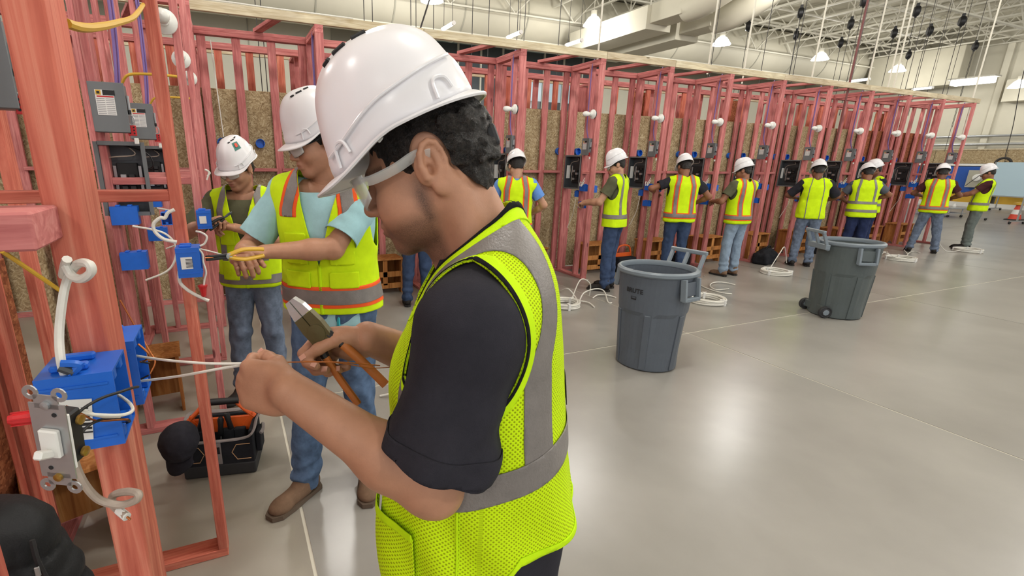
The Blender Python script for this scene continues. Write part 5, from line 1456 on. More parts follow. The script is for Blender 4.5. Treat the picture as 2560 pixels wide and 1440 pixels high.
    MB().box(q((0, -0.108, 0.006)), (0.05, 0.026, 0.036), rot=Matrix(Rh.tolist()), bev=0.008).build('ratchet_knob', 'black', hh)
    gg = bpy.data.objects.new('safety_glasses', None); COL.objects.link(gg); gg.parent = root
    glasses(gg, q, 1.0, 'lens', 'lens', 0.004)
    return root
p1 = foreground()

# ================================================================== the other workers
D = math.radians
M['teal_lanyard'] = plain('turquoise_webbing', (60, 190, 205), 0.7)
p2 = person('tall worker in pale teal shirt and orange-trimmed lime vest stripping wires', (0.42, 2.33), D(152), height=1.89, lean=0.05, head=(-0.85, 0.34), hands=((0.14, 0.33, 1.22), (0.24, 0.34, 1.2)),
    feet=((-0.12, -0.02, 0.25), (0.14, 0.12, -0.45)), skin='skin_a', shirt='teal', sleeve=0.78, trousers='jeans', shoes=('shoe_brown', 'sole'), vest='E', build=1.12, res=0.009, hres=0.0048, seed=1.0, hem=0.925, pockets=True,
    poles=((-0.9, -0.4, -0.6), (0.8, -0.6, -0.8)), curls=((1.0, 1.1, 0.6), (1.0, 1.1, 0.6)), beard=0.15, hat_detail=True)
MB().tube([(-0.06, 0.135, 1.0), (-0.065, 0.15, 0.95), (-0.07, 0.15, 0.86), (-0.075, 0.15, 0.8)], 0.006, 6, flat=2.0).build('lanyard', 'teal_lanyard', p2[0], smooth=True)
p3 = person('worker in olive shirt and stickered white hard hat bent over pliers', (0.10, 3.60), D(162), height=1.74, lean=0.06, head=(-0.4, 0.36), hands=((-0.02, 0.3, 1.27), (0.14, 0.33, 1.31)),
    feet=((-0.13, 0.0, 0.2), (0.12, 0.08, -0.3)), skin='skin_a', shirt='olive', sleeve=0.9, trousers='jeans_grey', shoes=('shoe_black', 'sole'), vest='F', build=1.08, res=0.009, hres=0.0048, seed=2.0, hem=0.80, sticker=True, pockets=True,
    poles=((-0.9, -0.3, -0.6), (0.9, -0.3, -0.6)), curls=((1.0, 1.1, 0.6), (1.0, 1.1, 0.6)), beard=0.35, hat_detail=True)
person('worker in dark shirt and black cap half hidden behind the tall teal worker', (0.70, 4.55), D(150), height=1.66, lean=0.08, head=(0.0, 0.35), skin='skin_d', shirt='navy', sleeve=1.5, trousers='jeans_dark', vest=None, hat=False, specs=False, seed=3.0)
person('worker in jeans mostly hidden behind the foreground worker', (1.95, 5.33), D(-20), height=1.70, trousers='jeans_dark', shirt='black_cloth', vest='A', seed=3.5)
person('curly haired worker in light blue shirt seen from behind', (3.13, 5.12), D(-28), height=1.76, lean=0.06, head=(0.25, 0.5), hands=((-0.16, 0.3, 1.12), (0.2, 0.22, 1.05)), skin='skin_c', shirt='blue_shirt', trousers='jeans_dark', vest='B', build=1.05, seed=4.0, specs=False, hem=0.86, poles=((-0.9, -0.3, -0.7), (1.2, -0.5, -0.5)))
person('slim worker facing left in plain lime vest beside the front bin', (4.68, 5.13), D(30), height=1.79, lean=0.03, head=(0.45, 0.35), hands=((-0.16, 0.36, 1.14), (0.0, 0.36, 1.16)), skin='skin_c', shirt='olive', trousers='jeans_dark', vest='A', build=0.98, seed=5.0, hem=0.86)
person('broad worker in black shirt with orange-trimmed vest behind the front bin', (6.22, 5.45), D(-32), height=1.77, lean=0.05, head=(0.15, 0.45), hands=((-0.34, 0.22, 1.25), (0.26, 0.2, 1.1)), skin='skin_b', shirt='black_cloth', trousers='jeans_dark', vest='B', build=1.13, seed=6.0, poles=((-1.0, -0.2, -0.3), (1.0, -0.4, -0.6)), specs=False)
person('worker in pale blue jeans and brown boots with orange-trimmed vest', (7.12, 5.15), D(-6), height=1.72, lean=0.02, head=(0.55, 0.3), hands=((-0.24, 0.3, 1.16), (-0.1, 0.34, 1.16)), skin='skin_b', shirt='olive', trousers='jeans_light', shoes=('shoe_brown', 'dark_sole'), vest='B', build=1.04, seed=7.0)
person('worker in black shirt with thin striped vest behind the second bin', (9.05, 5.25), D(-48), height=1.73, lean=0.05, head=(0.1, 0.4), hands=((-0.2, 0.3, 1.16), (0.2, 0.3, 1.12)), skin='skin_d', shirt='black_cloth', sleeve=0.85, trousers='jeans_grey', vest='C', build=1.06, seed=8.0, poles=((-1.0, -0.3, -0.5), (1.2, -0.4, -0.4)), specs=False)
person('worker in navy trousers with double banded vest leaning forward', (10.45, 5.22), D(-50), height=1.70, lean=0.12, head=(0.2, 0.55), hands=((-0.2, 0.34, 1.1), (0.22, 0.3, 1.15)), skin='skin_b', shirt='grey_shirt', trousers='navy', vest='D', build=1.14, seed=9.0, poles=((-1.0, -0.3, -0.5), (1.3, -0.2, -0.3)), specs=False)
person('worker half hidden behind the double banded vest wearer', (11.35, 5.55), D(60), height=1.76, lean=0.05, head=(-0.2, 0.35), skin='skin_d', shirt='black_cloth', trousers='navy', vest='A', seed=10.0)
person('worker in grey jeans with orange-trimmed vest near the far end of the row', (13.0, 5.25), D(-62), height=1.71, lean=0.05, head=(0.1, 0.45), hands=((-0.2, 0.3, 1.15), (0.2, 0.28, 1.1)), skin='skin_d', shirt='brown_shirt', trousers='jeans_grey', vest='B', build=1.12, seed=11.0, feet=((-0.2, 0, 0.1), (0.2, 0.05, -0.1)), poles=((-1.0, -0.3, -0.5), (1.0, -0.3, -0.5)), specs=False)
person('last worker facing left in maroon shirt and grey trousers, far right', (14.55, 5.15), D(22), height=1.72, lean=-0.06, head=(0.0, 0.4), hands=((-0.1, 0.38, 1.12), (0.1, 0.38, 1.12)), skin='skin_b', shirt='brown_shirt', trousers='grey_trousers', vest='A', build=1.05, seed=12.0)

# ================================================================== props
def _ray(px, py): return _r*((px-PPX)/FPX)+_u*(-(py-PPY)/FPX)+_f
def aty(px, py, Y):
    d = _ray(px, py); t = Y/d.y; return Vector((d.x*t, Y, CAM_H+d.z*t))
def atx(px, py, X):
    d = _ray(px, py); t = X/d.x; return Vector((X, d.y*t, CAM_H+d.z*t))
def atz(px, py, Z):
    d = _ray(px, py); t = (Z-CAM_H)/d.z; return Vector((d.x*t, d.y*t, Z))
def wire(name, label, pts, r, mat, cat='wire', group=None, n=8, sm=7):
    o = MB().tube(pts, r, n, smooth=sm).build(name, mat, None, smooth=True, world=True); return tag(o, label, cat, group)

# ------------------------------------------------------------------ wheeled waste bins
def bin_(label, x, y, rz, mat, h=0.70, rb=0.245, rt=0.30, text=True, wheels=True, yoke=True):
    t = thing('waste_bin', label, 'waste bin', (x, y, 0), rz, 'grey waste bins')
    n = 48; rows = [(0.0, 0.0), (0.02, 0.02), (0.3, 0.3), (0.62, 0.62), (0.66, 0.66), (0.95, 0.95)]
    v = []; f = []
    zs = [0.012, 0.03, 0.2, 0.4, 0.56, 0.60, 0.64, 0.8, 0.97]
    for zi in zs:
        for i in range(n):
            a = 2*math.pi*i/n; r = rb+(rt-rb)*zi
            panel_ = (abs(((a*6/(2*math.pi)) % 1)-0.5) < 0.36) and 0.03 < zi < 0.6
            r -= 0.010 if panel_ else 0.0
            v.append((r*math.cos(a), r*math.sin(a), zi*h))
    for j in range(len(zs)-1):
        for i in range(n): f.append((j*n+i, j*n+(i+1) % n, (j+1)*n+(i+1) % n, (j+1)*n+i))
    f.append(tuple(range(n))[::-1])
    me = mesh('tub', v, f); o = obj('tub', me, mat, t); md = o.modifiers.new('solid', 'SOLIDIFY'); md.thickness = 0.006; md.offset = -1
    MB().lathe([(rt-0.012, 0.95*h), (rt+0.004, 0.945*h), (rt+0.018, 0.96*h), (rt+0.02, 0.985*h), (rt+0.008, h), (rt-0.008, h), (rt-0.014, 0.985*h), (rt-0.012, 0.95*h)], n=48, cap=False).build('rim', 'bin_rim', t, smooth=True)
    for sg in (-1, 1):
        m = MB()
        for q in (-0.085, 0.085): m.box((sg*(rt+0.02), q, 0.85*h), (0.05, 0.022, 0.2*h), rot=(0, -sg*0.12, 0), bev=0.004)
        m.box((sg*(rt+0.035), 0, 0.76*h), (0.035, 0.19, 0.03), bev=0.006)
        m.build('side_handle', 'bin_rim', t)
        MB().box((sg*(rt+0.0), 0, 0.85*h), (0.04, 0.15, 0.13*h), rot=(0, -sg*0.1, 0), bev=0.004).build('handle_pocket', mat, t)
    for i in range(6):
        a = 2*math.pi*(i)/6
        MB().box((math.cos(a)*(rb+(rt-rb)*.3+0.002), math.sin(a)*(rb+(rt-rb)*.3+0.002), 0.3*h), (0.012, 0.05, 0.56*h), rot=Matrix.Rotation(a, 3, 'Z') @ Matrix.Rotation(math.atan((rt-rb)/h), 3, 'Y'), bev=0.004).build('vent_channel', mat, t)
    if wheels:
        for sg in (-1, 1):
            wv = bpy.data.objects.new('wheel', None)
            R = (0, math.pi/2, 0)
            o = MB().lathe([(0.0, -0.025), (0.03, -0.025), (0.05, -0.015), (0.058, -0.022), (0.068, -0.015), (0.068, 0.015), (0.058, 0.022), (0.05, 0.015), (0.03, 0.025), (0.0, 0.025)], n=24, rot=R).build('wheel', 'rubber', t, (sg*0.19, rb-0.03, 0.07), smooth=True)
            MB().lathe([(0.0, -0.028), (0.034, -0.026), (0.034, 0.026), (0.0, 0.028)], n=8, rot=R).build('hub', 'bin_rim', o)
        MB().box((0, rb-0.05, 0.09), (0.34, 0.09, 0.09), bev=0.01).build('axle_housing', mat, t)
    if yoke:
        m = MB(); y0, z0 = rt+0.02, h*0.9
        for xx in (-0.15, 0.0, 0.15): m.box((xx, y0+0.035, z0+0.085), (0.03, 0.03, 0.22), rot=(-0.4, 0, 0), bev=0.006)
        m.box((0, y0+0.075, z0+0.185), (0.34, 0.035, 0.035), bev=0.008)
        m.box((0, y0+0.01, z0+0.02), (0.34, 0.05, 0.06), bev=0.008)
        m.build('pull_handle', 'bin_rim', t)
    if text:
        def bend(me, z, name, m_):
            for q in me.vertices:
                r = rb+(rt-rb)*((z+q.co.y)/h)+0.0035-q.co.z*0
                a = -math.pi/2+text_a+q.co.x/r
                q.co = Vector((r*math.cos(a), r*math.sin(a), z+q.co.y))
            obj(name, me, m_, t)
        text_a = 0.0 if text is True else text
        bend(text_mesh('BRUTE', 0.052, 0.0, 0.0016), 0.80*h, 'lettering', 'ink')
        lg = MB(); lg.add([(-.024,-.0135,0),(.024,-.0135,0),(.024,.0135,0),(-.024,.0135,0),(-.02,-.010,0),(.02,-.010,0),(.02,.010,0),(-.02,.010,0)], [(0,1,5,4),(1,2,6,5),(2,3,7,6),(3,0,4,7)])
        lg.add([(-.02,-.010,0),(.02,-.010,0),(.02,-.003,0),(-.02,-.001,0)], [(0,1,2,3)])
        bend(lg.mesh('logo'), 0.73*h, 'logo', 'ink')
    return t
b1 = bin_('dark grey waste bin lettered BRUTE standing nearest on the floor', 3.23, 2.97, -1.45, 'bin', h=0.86, text=0.07, wheels=False)
b2 = bin_('grey waste bin with side wheel farther along the floor', 6.44, 3.24, 1.05, 'bin_green', h=0.88, rb=0.25, rt=0.30, text=False)

# ------------------------------------------------------------------ cable coils and offcuts on the floor
def coil(label, x, y, r=0.17, rz=0.0, tail=None):
    t = thing('cable_coil', label, 'cable coil', (x, y, 0), rz, 'white cable coils')
    for j in range(3):
        for q in range(2):
            rr = r+0.026*q-0.004*(j % 2); zz = 0.014+j*0.021
            MB().tube([(rr*math.cos(a)*(1+0.02*math.sin(3*a+j)), rr*math.sin(a), zz+0.004*math.sin(2*a+j)) for a in np.linspace(0, 2*math.pi, 17)[:-1]], 0.0125, 6, closed=True, smooth=2).build('turn', 'white_cable', t, smooth=True)
    for a in (0.4, 2.3, 4.4): MB().box((math.cos(a)*(r+0.012), math.sin(a)*(r+0.012), 0.036), (0.075, 0.03, 0.078), rot=Matrix.Rotation(a, 3, 'Z'), bev=0.004).build('wrap', 'paper', t)
    if tail: MB().tube(tail, 0.007, 6).build('loose_end', 'white_cable', t, smooth=True)
coil('white cable coil left of the nearest waste bin', 3.62, 4.68, 0.16, 0, [(0.15,0.05,0.05),(0.3,0.1,0.28),(0.5,0.15,0.2),(0.55,0.2,0.02)])
coil('white cable coil right of the nearest waste bin', 5.46, 4.17, 0.185, 0.5, [(0.1,0.16,0.06),(0.3,0.2,0.02),(0.5,0.1,0.01)])
coil('white cable coil with tall loop by the second bin', 8.0, 4.97, 0.18, 1.0, [(0.0,0.1,0.07),(0.12,-0.06,0.32),(0.5,-0.3,0.36),(0.75,-0.5,0.05)])
coil('white cable coil behind the second bin', 11.55, 4.93, 0.2, 0.2, [(-0.2,0.0,0.05),(-0.5,0.3,0.2),(-0.6,0.5,0.03)])
coil('white cable coil at the feet of the last worker', 14.2, 4.98, 0.2, 0.0, [(-0.2,0.0,0.05),(-0.6,0.1,0.02),(-0.75,0.25,0.25)])
def floorwire(label, pp, rise=0.0, r=0.008):
    pts = [atz(px, py, z) for px, py, z in pp]
    wire('loose_cable', label, pts, r, 'white_cable', 'cable', 'loose cables on the floor')
floorwire('white cable offcut arching over the floor left of nearest bin', [(1400,728,.01),(1420,722,.12),(1438,742,.03),(1446,756,.01),(1460,732,.12),(1490,722,.12),(1510,728,.06),(1520,755,.01),(1530,757,.01)])
floorwire('white cable offcut curling flat left of nearest bin', [(1395,755,.01),(1440,752,.02),(1470,756,.02),(1486,768,.01)])
floorwire('short white cable offcut near the slim worker shoes', [(1482,745,.01),(1495,737,.03),(1520,738,.02),(1540,744,.01)])
floorwire('open white cable ring on the floor right of nearest bin', [(1822,722,.01),(1790,724,.02),(1775,714,.02),(1785,706,.02),(1810,706,.02),(1838,712,.01)])
floorwire('long white cable offcut right of nearest bin', [(1745,709,.01),(1765,720,.01),(1800,731,.01),(1830,735,.01)])
floorwire('white cable offcut beyond the second bin', [(2200,640,.01),(2215,628,.05),(2225,640,.02),(2240,645,.01),(2268,638,.02),(2260,625,.05)])
floorwire('white cable offcut by grey jeans worker shoes', [(2265,640,.01),(2280,628,.02),(2300,632,.01)])
floorwire('short white cable scrap beside the teal worker legs', [(950,990,.01),(980,985,.03),(1000,992,.01),(1020,1000,.01)])
for i, (px, py) in enumerate(((1468,700),(1495,703),(1850,640),(1760,690),(2230,600),(1640,905),(1300,940),(1003,718))):
    p = atz(px, py, 0.004)
    o = MB().cyl((-0.025,0,0), (0.03,0.012,0), 0.004, 6).build('wire_scrap', 'white_cable', None, p, (0, 0, i*1.3)); tag(o, 'tiny white wire scrap on the concrete floor, %s' % ('by the open booth post','right of that booth post','in front of dark work bag','near the brown boots','by the far end booths','under the nearest bin','left of the nearest bin','beside the left step stool')[i], 'wire scrap', 'wire scraps on the floor')

# ------------------------------------------------------------------ wooden step stools in the booths
def stool(label, x, y, rz, w_=0.42, d_=0.3, h=0.5, mat='stool', group='wooden step stools', shelf=True):
    t = thing('step_stool', label, 'stool', (x, y, 0), rz, group)
    MB().box((0, 0, h-0.01), (w_+0.03, d_+0.02, 0.02), bev=0.002).build('top_board', mat, t)
    for sg in (-1, 1):
        pts = [(-d_/2, 0), (-d_*0.2, 0), (0, 0.09), (d_*0.2, 0), (d_/2, 0), (d_/2, h-0.02), (-d_/2, h-0.02)]
        MB().prism(pts, 0.018, (sg*(w_/2-0.01), 0, 0), rot=Matrix(((0,0,1),(1,0,0),(0,1,0)))).build('side_panel', mat, t)
    if shelf:
        for z in (0.1, h*0.55): MB().box((0, -d_/2+0.012, z), (w_-0.04, 0.018, 0.07), bev=0.002).build('cross_rail', mat, t)
        MB().box((0, -d_/2+0.012, (h+0.1)/2), (0.06, 0.018, h-0.12), bev=0.002).build('centre_post', mat, t)
    MB().box((0, d_/2-0.02, h*0.5), (w_-0.04, 0.015, h*0.8), bev=0.002).build('back_panel', mat, t)
stool('orange plywood step stool on the floor at lower left', -0.74, 2.33, 0.35, 0.32, 0.34, 0.45, shelf=False)
stool('plywood step stool between the second and third left partitions', -0.58, 3.62, 0.1, 0.3, 0.26, 0.42, shelf=False)
for k in range(1, NP-1):
    stool('wooden step stool against the boards, %s bay from right end' % ORD[NP-2-k], PX[k]+0.5, 6.18, 0.05*(k % 3), 0.5, 0.32, 0.46)
stool('wooden step stool left of the foreground chin', 1.76, 6.15, 0.0, 0.46, 0.32, 0.46)

# ------------------------------------------------------------------ tool bag with cap
t = thing('tool_bag', 'black open tool bag with orange handle behind the near posts', 'tool bag', (-0.165, 2.73, 0), -0.2)
bw, bd_, bh = 0.37, 0.25, 0.22
MB().box((0, 0, 0.04), (bw, bd_, 0.08), bev=0.012).build('moulded_base', 'rubber', t)
m = MB()
m.box((0, -bd_/2+0.012, 0.145), (bw-0.01, 0.02, 0.15), bev=0.005); m.box((0, bd_/2-0.012, 0.165), (bw-0.01, 0.02, 0.19), bev=0.005)
for sg in (-1, 1): m.box((sg*(bw/2-0.014), 0, 0.165), (0.022, bd_-0.02, 0.19), bev=0.005)
M['bag'] = fabric('black_nylon', (32, 33, 38), 800, 0.3, 0.8, 0.15); M['bag_trim'] = fabric('grey_webbing', (138, 130, 128), 700, 0.3, 0.8, 0.08)
m.build('fabric_wall', 'bag', t)
MB().tube([(-bw/2, -bd_/2, 0.225), (-bw/2+0.04, -bd_/2-0.002, 0.222), (0, -bd_/2-0.003, 0.22), (bw/2-0.05, -bd_/2-0.002, 0.226), (bw/2, -bd_/2, 0.255), (bw/2+0.002, 0, 0.268), (bw/2, bd_/2, 0.27), (0, bd_/2, 0.268), (-bw/2, bd_/2, 0.27), (-bw/2, 0, 0.262)], 0.007, 6, closed=True, smooth=4, flat=1.8).build('top_binding', 'bag_trim', t, smooth=True)
MB().box((0, 0.03, 0.235), (bw-0.05, 0.015, 0.09), bev=0.004).build('divider_panel', 'orange_pl', t)
for sg in (-1, 1):
    MB().prism([(0, 0.2), (0.08, 0.2), (0.0, 0.3)] if sg < 0 else [(0, 0.2), (0, 0.3), (-0.08, 0.2)], 0.02, (sg*(bw/2-0.02), 0.03, 0), rot=(math.pi/2, 0, 0)).build('gusset', 'orange_pl', t)
    MB().tube([(sg*(bw/2-0.01), 0.03, 0.27), (sg*(bw/2-0.06), 0.03, 0.32), (sg*0.08, 0.03, 0.375)], 0.014, 8, smooth=0, flat=0.7).build('handle_arm', 'orange_pl', t, smooth=True)
MB().cyl((-0.1, 0.03, 0.376), (0.1, 0.03, 0.376), 0.019, 12).build('handle_grip', 'black', t, smooth=True)
for sg in (-1, 1):
    c_ = sg*0.115
    P = [(c_+sg*0.05, -bd_/2-0.002, 0.19), (c_-sg*0.02, -bd_/2-0.002, 0.19), (c_-sg*0.045, -bd_/2-0.002, 0.145), (c_-sg*0.02, -bd_/2-0.002, 0.1), (c_+sg*0.05, -bd_/2-0.002, 0.1)]
    MB().tube(P, 0.0022, 6, smooth=0).build('hexagon_trim', M['yellow'] if False else plain('tan_piping', (206, 160, 116), 0.6) if 'tan_piping' not in _mats else _mats['tan_piping'], t)
MB().box((0.0, -bd_/2-0.002, 0.145), (0.035, 0.006, 0.13), bev=0.002).build('centre_strap', 'bag_trim', t)
MB().box((0.0, -bd_/2-0.006, 0.165), (0.022, 0.003, 0.04), bev=0.001).build('badge', 'bag', t)
for j, xx in enumerate((-0.1, 0.04, 0.1)):
    MB().box((xx, -0.02, 0.2), (0.06, 0.03, 0.07), bev=0.008).build('inner_pocket', 'bag', t)
MB().box((bw/2+0.014, -0.02, 0.16), (0.03, 0.1, 0.12), bev=0.008).build('side_pocket', 'bag', t)
MB().tube([(bw/2+0.03, -0.07, 0.215), (bw/2+0.034, -0.02, 0.21), (bw/2+0.03, 0.03, 0.22)], 0.006, 6, flat=1.8).build('pocket_binding', 'bag_trim', t, smooth=True)
for j, (xx, yy, zz, tl_) in enumerate(((-0.11, -0.02, 0.3, 0.3), (0.055, -0.02, 0.29, -0.12), (0.0, -0.03, 0.27, 0.1))):
    o = thing('hand_tool', ('black gripped hand tool standing behind the cap in bag', 'black gripped hand tool standing in the orange bag pocket', 'small black tool tip showing in the tool bag')[j], 'hand tool', (0,0,0))
    q0 = Matrix.Rotation(-0.2, 3, 'Z') @ Vector((xx, yy, 0))
    o.location = (-0.165+q0.x, 2.73+q0.y, zz-0.07); o.rotation_euler = (0.1, tl_, -0.2)
    MB().lathe([(0.0, 0.0), (0.011, 0.002), (0.016, 0.02), (0.014, 0.06), (0.017, 0.1), (0.012, 0.115), (0, 0.117)], n=12).build('grip', 'black', o, smooth=True)
    MB().cyl((0,0,-0.06), (0,0,0.004), 0.004, 8).build('shaft', 'zinc', o)
# cap
t = thing('baseball_cap', 'black baseball cap hung on the corner of the tool bag', 'cap', aty(450, 1105, 2.53))
t.location.z -= 0.0
C = SDF(); Rc = hand_frame((-0.45, -0.3, -0.85), (-0.4, -0.7, 0.6)); qc = fr((0, 0, 0), Rc)
C.ell(qc((0, 0, 0.0)), (0.085, 0.1, 0.085), Rc, 0.01); C.ell(qc((0, -0.01, 0.02)), (0.08, 0.09, 0.085), Rc, 0.02)
V, T = C.iso(0.007); l = V @ Rc; N = vnormals(V, T); V = folds(V, N, 0.006, (22, 22, 22), 3); V, T = clip(V, T, -0.02-l[:, 2])
skin_obj('crown', V, T, 'black_cloth', t, 0.003)
v = []; f = []
for j in range(5):
    for i in range(13):
        a = -1.15+2.3*i/12; e = j/4
        v.append(qc(((0.085+0.0*e)*math.sin(a)*(1+0.06*e), 0.1*math.cos(a)+0.075*e*math.cos(a*0.9), -0.018-0.03*e*e-0.012*math.sin(a)**2)))
for j in range(4):
    for i in range(12): f.append((j*13+i, j*13+i+1, (j+1)*13+i+1, (j+1)*13+i))
o = obj('bill', mesh('bill', v, f, True), 'black_cloth', t); md = o.modifiers.new('s', 'SOLIDIFY'); md.thickness = 0.004
o = obj('badge', mesh('badge', [qc(p) for p in ((-0.012, 0.098, 0.02), (0.012, 0.1, 0.02), (0.018, 0.094, 0.05), (-0.004, 0.092, 0.055))], [(0, 1, 2, 3)]), 'bag_trim', t)

# ------------------------------------------------------------------ black quilted jacket at lower left
t = thing('quilted_jacket', 'black quilted puffer jacket hanging at the lower left corner', 'jacket', (-0.42, 1.05, 0.55))
J = SDF()
p0 = [aty(px, py, 1.05) for px, py in ((-20, 1370), (45, 1392), (92, 1450), (115, 1530), (125, 1660), (-110, 1390), (-140, 1660))]
base_ = Vector(t.location); L_ = [tuple(p-base_) for p in p0]
J.cap(L_[5], L_[0], 0.045, 0.05, 0.04); J.cap(L_[0], L_[1], 0.05, 0.045, 0.04); J.cap(L_[1], L_[2], 0.045, 0.05, 0.04); J.cap(L_[2], L_[3], 0.05, 0.052, 0.04); J.cap(L_[3], L_[4], 0.052, 0.06, 0.04); J.cap(L_[5], L_[6], 0.08, 0.09, 0.05); J.cap(L_[0], L_[4], 0.06, 0.06, 0.05)
V, T = J.iso(0.008); N = vnormals(V, T)
u1 = np.abs(np.sin((V[:, 2]+0.35*V[:, 0])*40)); u2 = np.abs(np.sin((V[:, 0]*0.8-V[:, 2]*0.5)*22))
V = folds(V, N, 0.005, (25, 25, 25), 5); V = V+N*(0.020*np.sqrt(u1)*0.7+0.010*np.sqrt(u2))[:, None]
M['puffer'] = fabric('black_puffer_nylon', (30, 31, 33), 260, 0.2, 0.55, 0.15, fold=0.6, fsc=40)
skin_obj('shell', V, T, 'puffer', t)
zp = aty(80, 1350, 0.98)-base_
MB().tube([zp, zp+Vector((0.004, -0.01, -0.04)), zp+Vector((0.012, -0.012, -0.09))], 0.005, 6).build('zip', 'ink', t, smooth=True)
MB().box(zp+Vector((0.004, -0.02, -0.055)), (0.008, 0.004, 0.02), bev=0.002).build('zip_pull', 'zinc', t)

# ------------------------------------------------------------------ near blue boxes, switch and wires
nb = blue_box('large blue outlet box with barcode sticker nearest the viewer', (-0.176, 0.650, 1.402), math.pi/2, (0.072, 0.072, 0.092))
st = MB().box((-0.0372, 0.006, -0.006), (0.0008, 0.032, 0.05), rot=(0.12, 0, 0)).build('sticker', 'paper', nb)
for j in range(7): MB().box((-0.0379, 0.002, -0.022+j*0.005), (0.0006, 0.02, 0.0016+0.0009*(j % 3)), rot=(0.12, 0, 0)).build('barcode_bar', 'ink', nb)
MB().cyl((-0.03, 0.0, 0.048), (-0.03, 0.012, 0.056), 0.005, 8).build('nail', 'dark_metal', nb)
MB().tube([(-0.03, 0.004, 0.046), (-0.03, -0.006, 0.056), (-0.03, 0.01, 0.06)], 0.0045, 6).build('nail_clip', 'blue_box', nb, smooth=True)
fb = blue_box('blue outlet box on the far side of nearest post', (-0.176, 0.822, 1.376), math.pi/2, (0.08, 0.06, 0.1))
pbx = blue_box('blue outlet box with barcode on the end post of second partition', (-0.152, 1.945, 1.325), math.pi/2, (0.088, 0.075, 0.105))
MB().box((-0.0455, 0.006, 0.0), (0.0008, 0.036, 0.042)).build('sticker', 'paper', pbx)
for j in range(7): MB().box((-0.0462, -0.002, -0.014+j*0.0045), (0.0006, 0.022, 0.002)).build('barcode_bar', 'ink', pbx)
pb2 = blue_box('blue outlet box with sticker behind the second end post', (-0.145, 3.21, 1.335), math.pi/2, (0.088, 0.075, 0.105))
MB().box((-0.0455, 0.006, 0.0), (0.0008, 0.036, 0.042)).build('sticker', 'paper', pb2)
blue_box('small blue outlet box left of the second end post', aty(430, 545, 3.2), 0, (0.1, 0.075, 0.07))
blue_box('blue outlet box at the corner partition of left row', (-0.145, 4.32, 1.34), math.pi/2, (0.088, 0.075, 0.1))
# toggle switch on its metal yoke
dl = Vector((0.004, 0.0, -0.094)).normalized()
sw = thing('toggle_switch', 'white toggle switch on a zinc yoke hanging from the near box', 'switch', (-0.1745, 0.52, 1.421))
sw.rotation_euler = (0.06, 0.10, -0.42)         # local -Y is the toggle side, Z its long axis
MB().box((0, 0, 0), (0.033, 0.0014, 0.082)).build('yoke', 'zinc', sw)
for sg in (-1, 1):
    MB().box((0, 0, sg*0.043), (0.022, 0.0014, 0.014)).build('yoke_end', 'zinc', sw)
    for q in (-1, 1):
        m = MB(); cx_, cz_ = q*0.013, sg*0.0515
        ring = [(0.0072, -0.0007), (0.0072, 0.0007), (0.0032, 0.0007), (0.0032, -0.0007), (0.0072, -0.0007)]
        m.lathe(ring, (cx_, 0, cz_), 14, (math.pi/2, 0, 0), cap=False).build('plaster_ear', 'zinc', sw)
    MB().lathe([(0.0, 0.0), (0.0042, 0.0), (0.004, 0.0025), (0, 0.003)], (0, -0.0008, sg*0.040), 12, (math.pi/2, 0, 0)).build('mounting_screw', 'brass' if sg < 0 else 'zinc', sw, smooth=True)
    MB().lathe([(0.0, 0.0), (0.0022, 0.0), (0.0022, 0.0006)], (0.006*sg, -0.0008, sg*0.030), 10, (math.pi/2, 0, 0)).build('cover_hole', 'ink', sw)
MB().box((0, -0.003, 0.0), (0.018, 0.006, 0.03), bev=0.0015).build('toggle_frame', 'white_pl', sw)
MB().box((0, -0.012, -0.006), (0.008, 0.018, 0.008), rot=(-0.5, 0, 0), bev=0.0015).build('toggle', 'white_pl', sw)
MB().box((0, 0.011, 0.0), (0.03, 0.018, 0.056), bev=0.002).build('body', 'black', sw)
MB().box((0, 0.0025, 0.0), (0.0335, 0.003, 0.06), bev=0.001).build('face_plate', 'white_pl', sw)
for zz in (0.018, -0.018): MB().lathe([(0.0, 0.0), (0.005, 0.0), (0.005, 0.003), (0.0, 0.004)], (0.017, 0.013, zz), 10, (0, math.pi/2, 0)).build('terminal_screw', 'brass', sw, smooth=True)
o = thing('wire_nut', 'red ribbed wire connector left of the toggle switch', 'wire connector', aty(96, 1040, 0.535))
o.rotation_euler = (0, -1.5, 0.1)
MB().lathe([(0.006, 0.0), (0.0066, 0.004), (0.0058, 0.018), (0.004, 0.022), (0, 0.0225)], n=10).build('shell', 'red_pl', o)
for i in range(5): MB().box((math.cos(i*1.257)*0.0062, math.sin(i*1.257)*0.0062, 0.011), (0.0012, 0.0012, 0.018)).build('rib', 'red_pl', o)
def pw(*pp): return [aty(px, py, Y) for px, py, Y in pp]
wire('switch_wire', 'upper black wire from the toggle switch into blue box', pw((176, 1052, .55), (210, 1020, .56), (255, 995, .58), (300, 980, .598), (330, 970, .62), (345, 967, .66), (330, 970, .68)), 0.0016, 'black')
wire('switch_wire', 'lower black wire from the toggle switch into blue box', pw((190, 1110, .55), (205, 1080, .555), (235, 1056, .57), (275, 1046, .59), (318, 1050, .61), (322, 1055, .64), (300, 1060, .66)), 0.0016, 'black')
wire('switch_wire', 'white wire pair bending round the mouth of near box', pw((150, 1022, .55), (190, 1030, .56), (240, 1037, .57), (300, 1038, .585), (330, 1028, .60), (326, 1010, .62), (300, 990, .65), (285, 985, .66)), 0.0019, 'white_cable')
wire('switch_wire', 'second white wire lying beside the white pair', pw((160, 1018, .552), (200, 1024, .562), (250, 1040, .575), (300, 1041, .59)), 0.0018, 'white_cable')
wire('bare_wire', 'thin bare copper wire crossing the near blue box', pw((165, 1015, .553), (205, 1035, .56), (245, 1052, .575), (320, 1048, .60)), 0.001, 'copper')
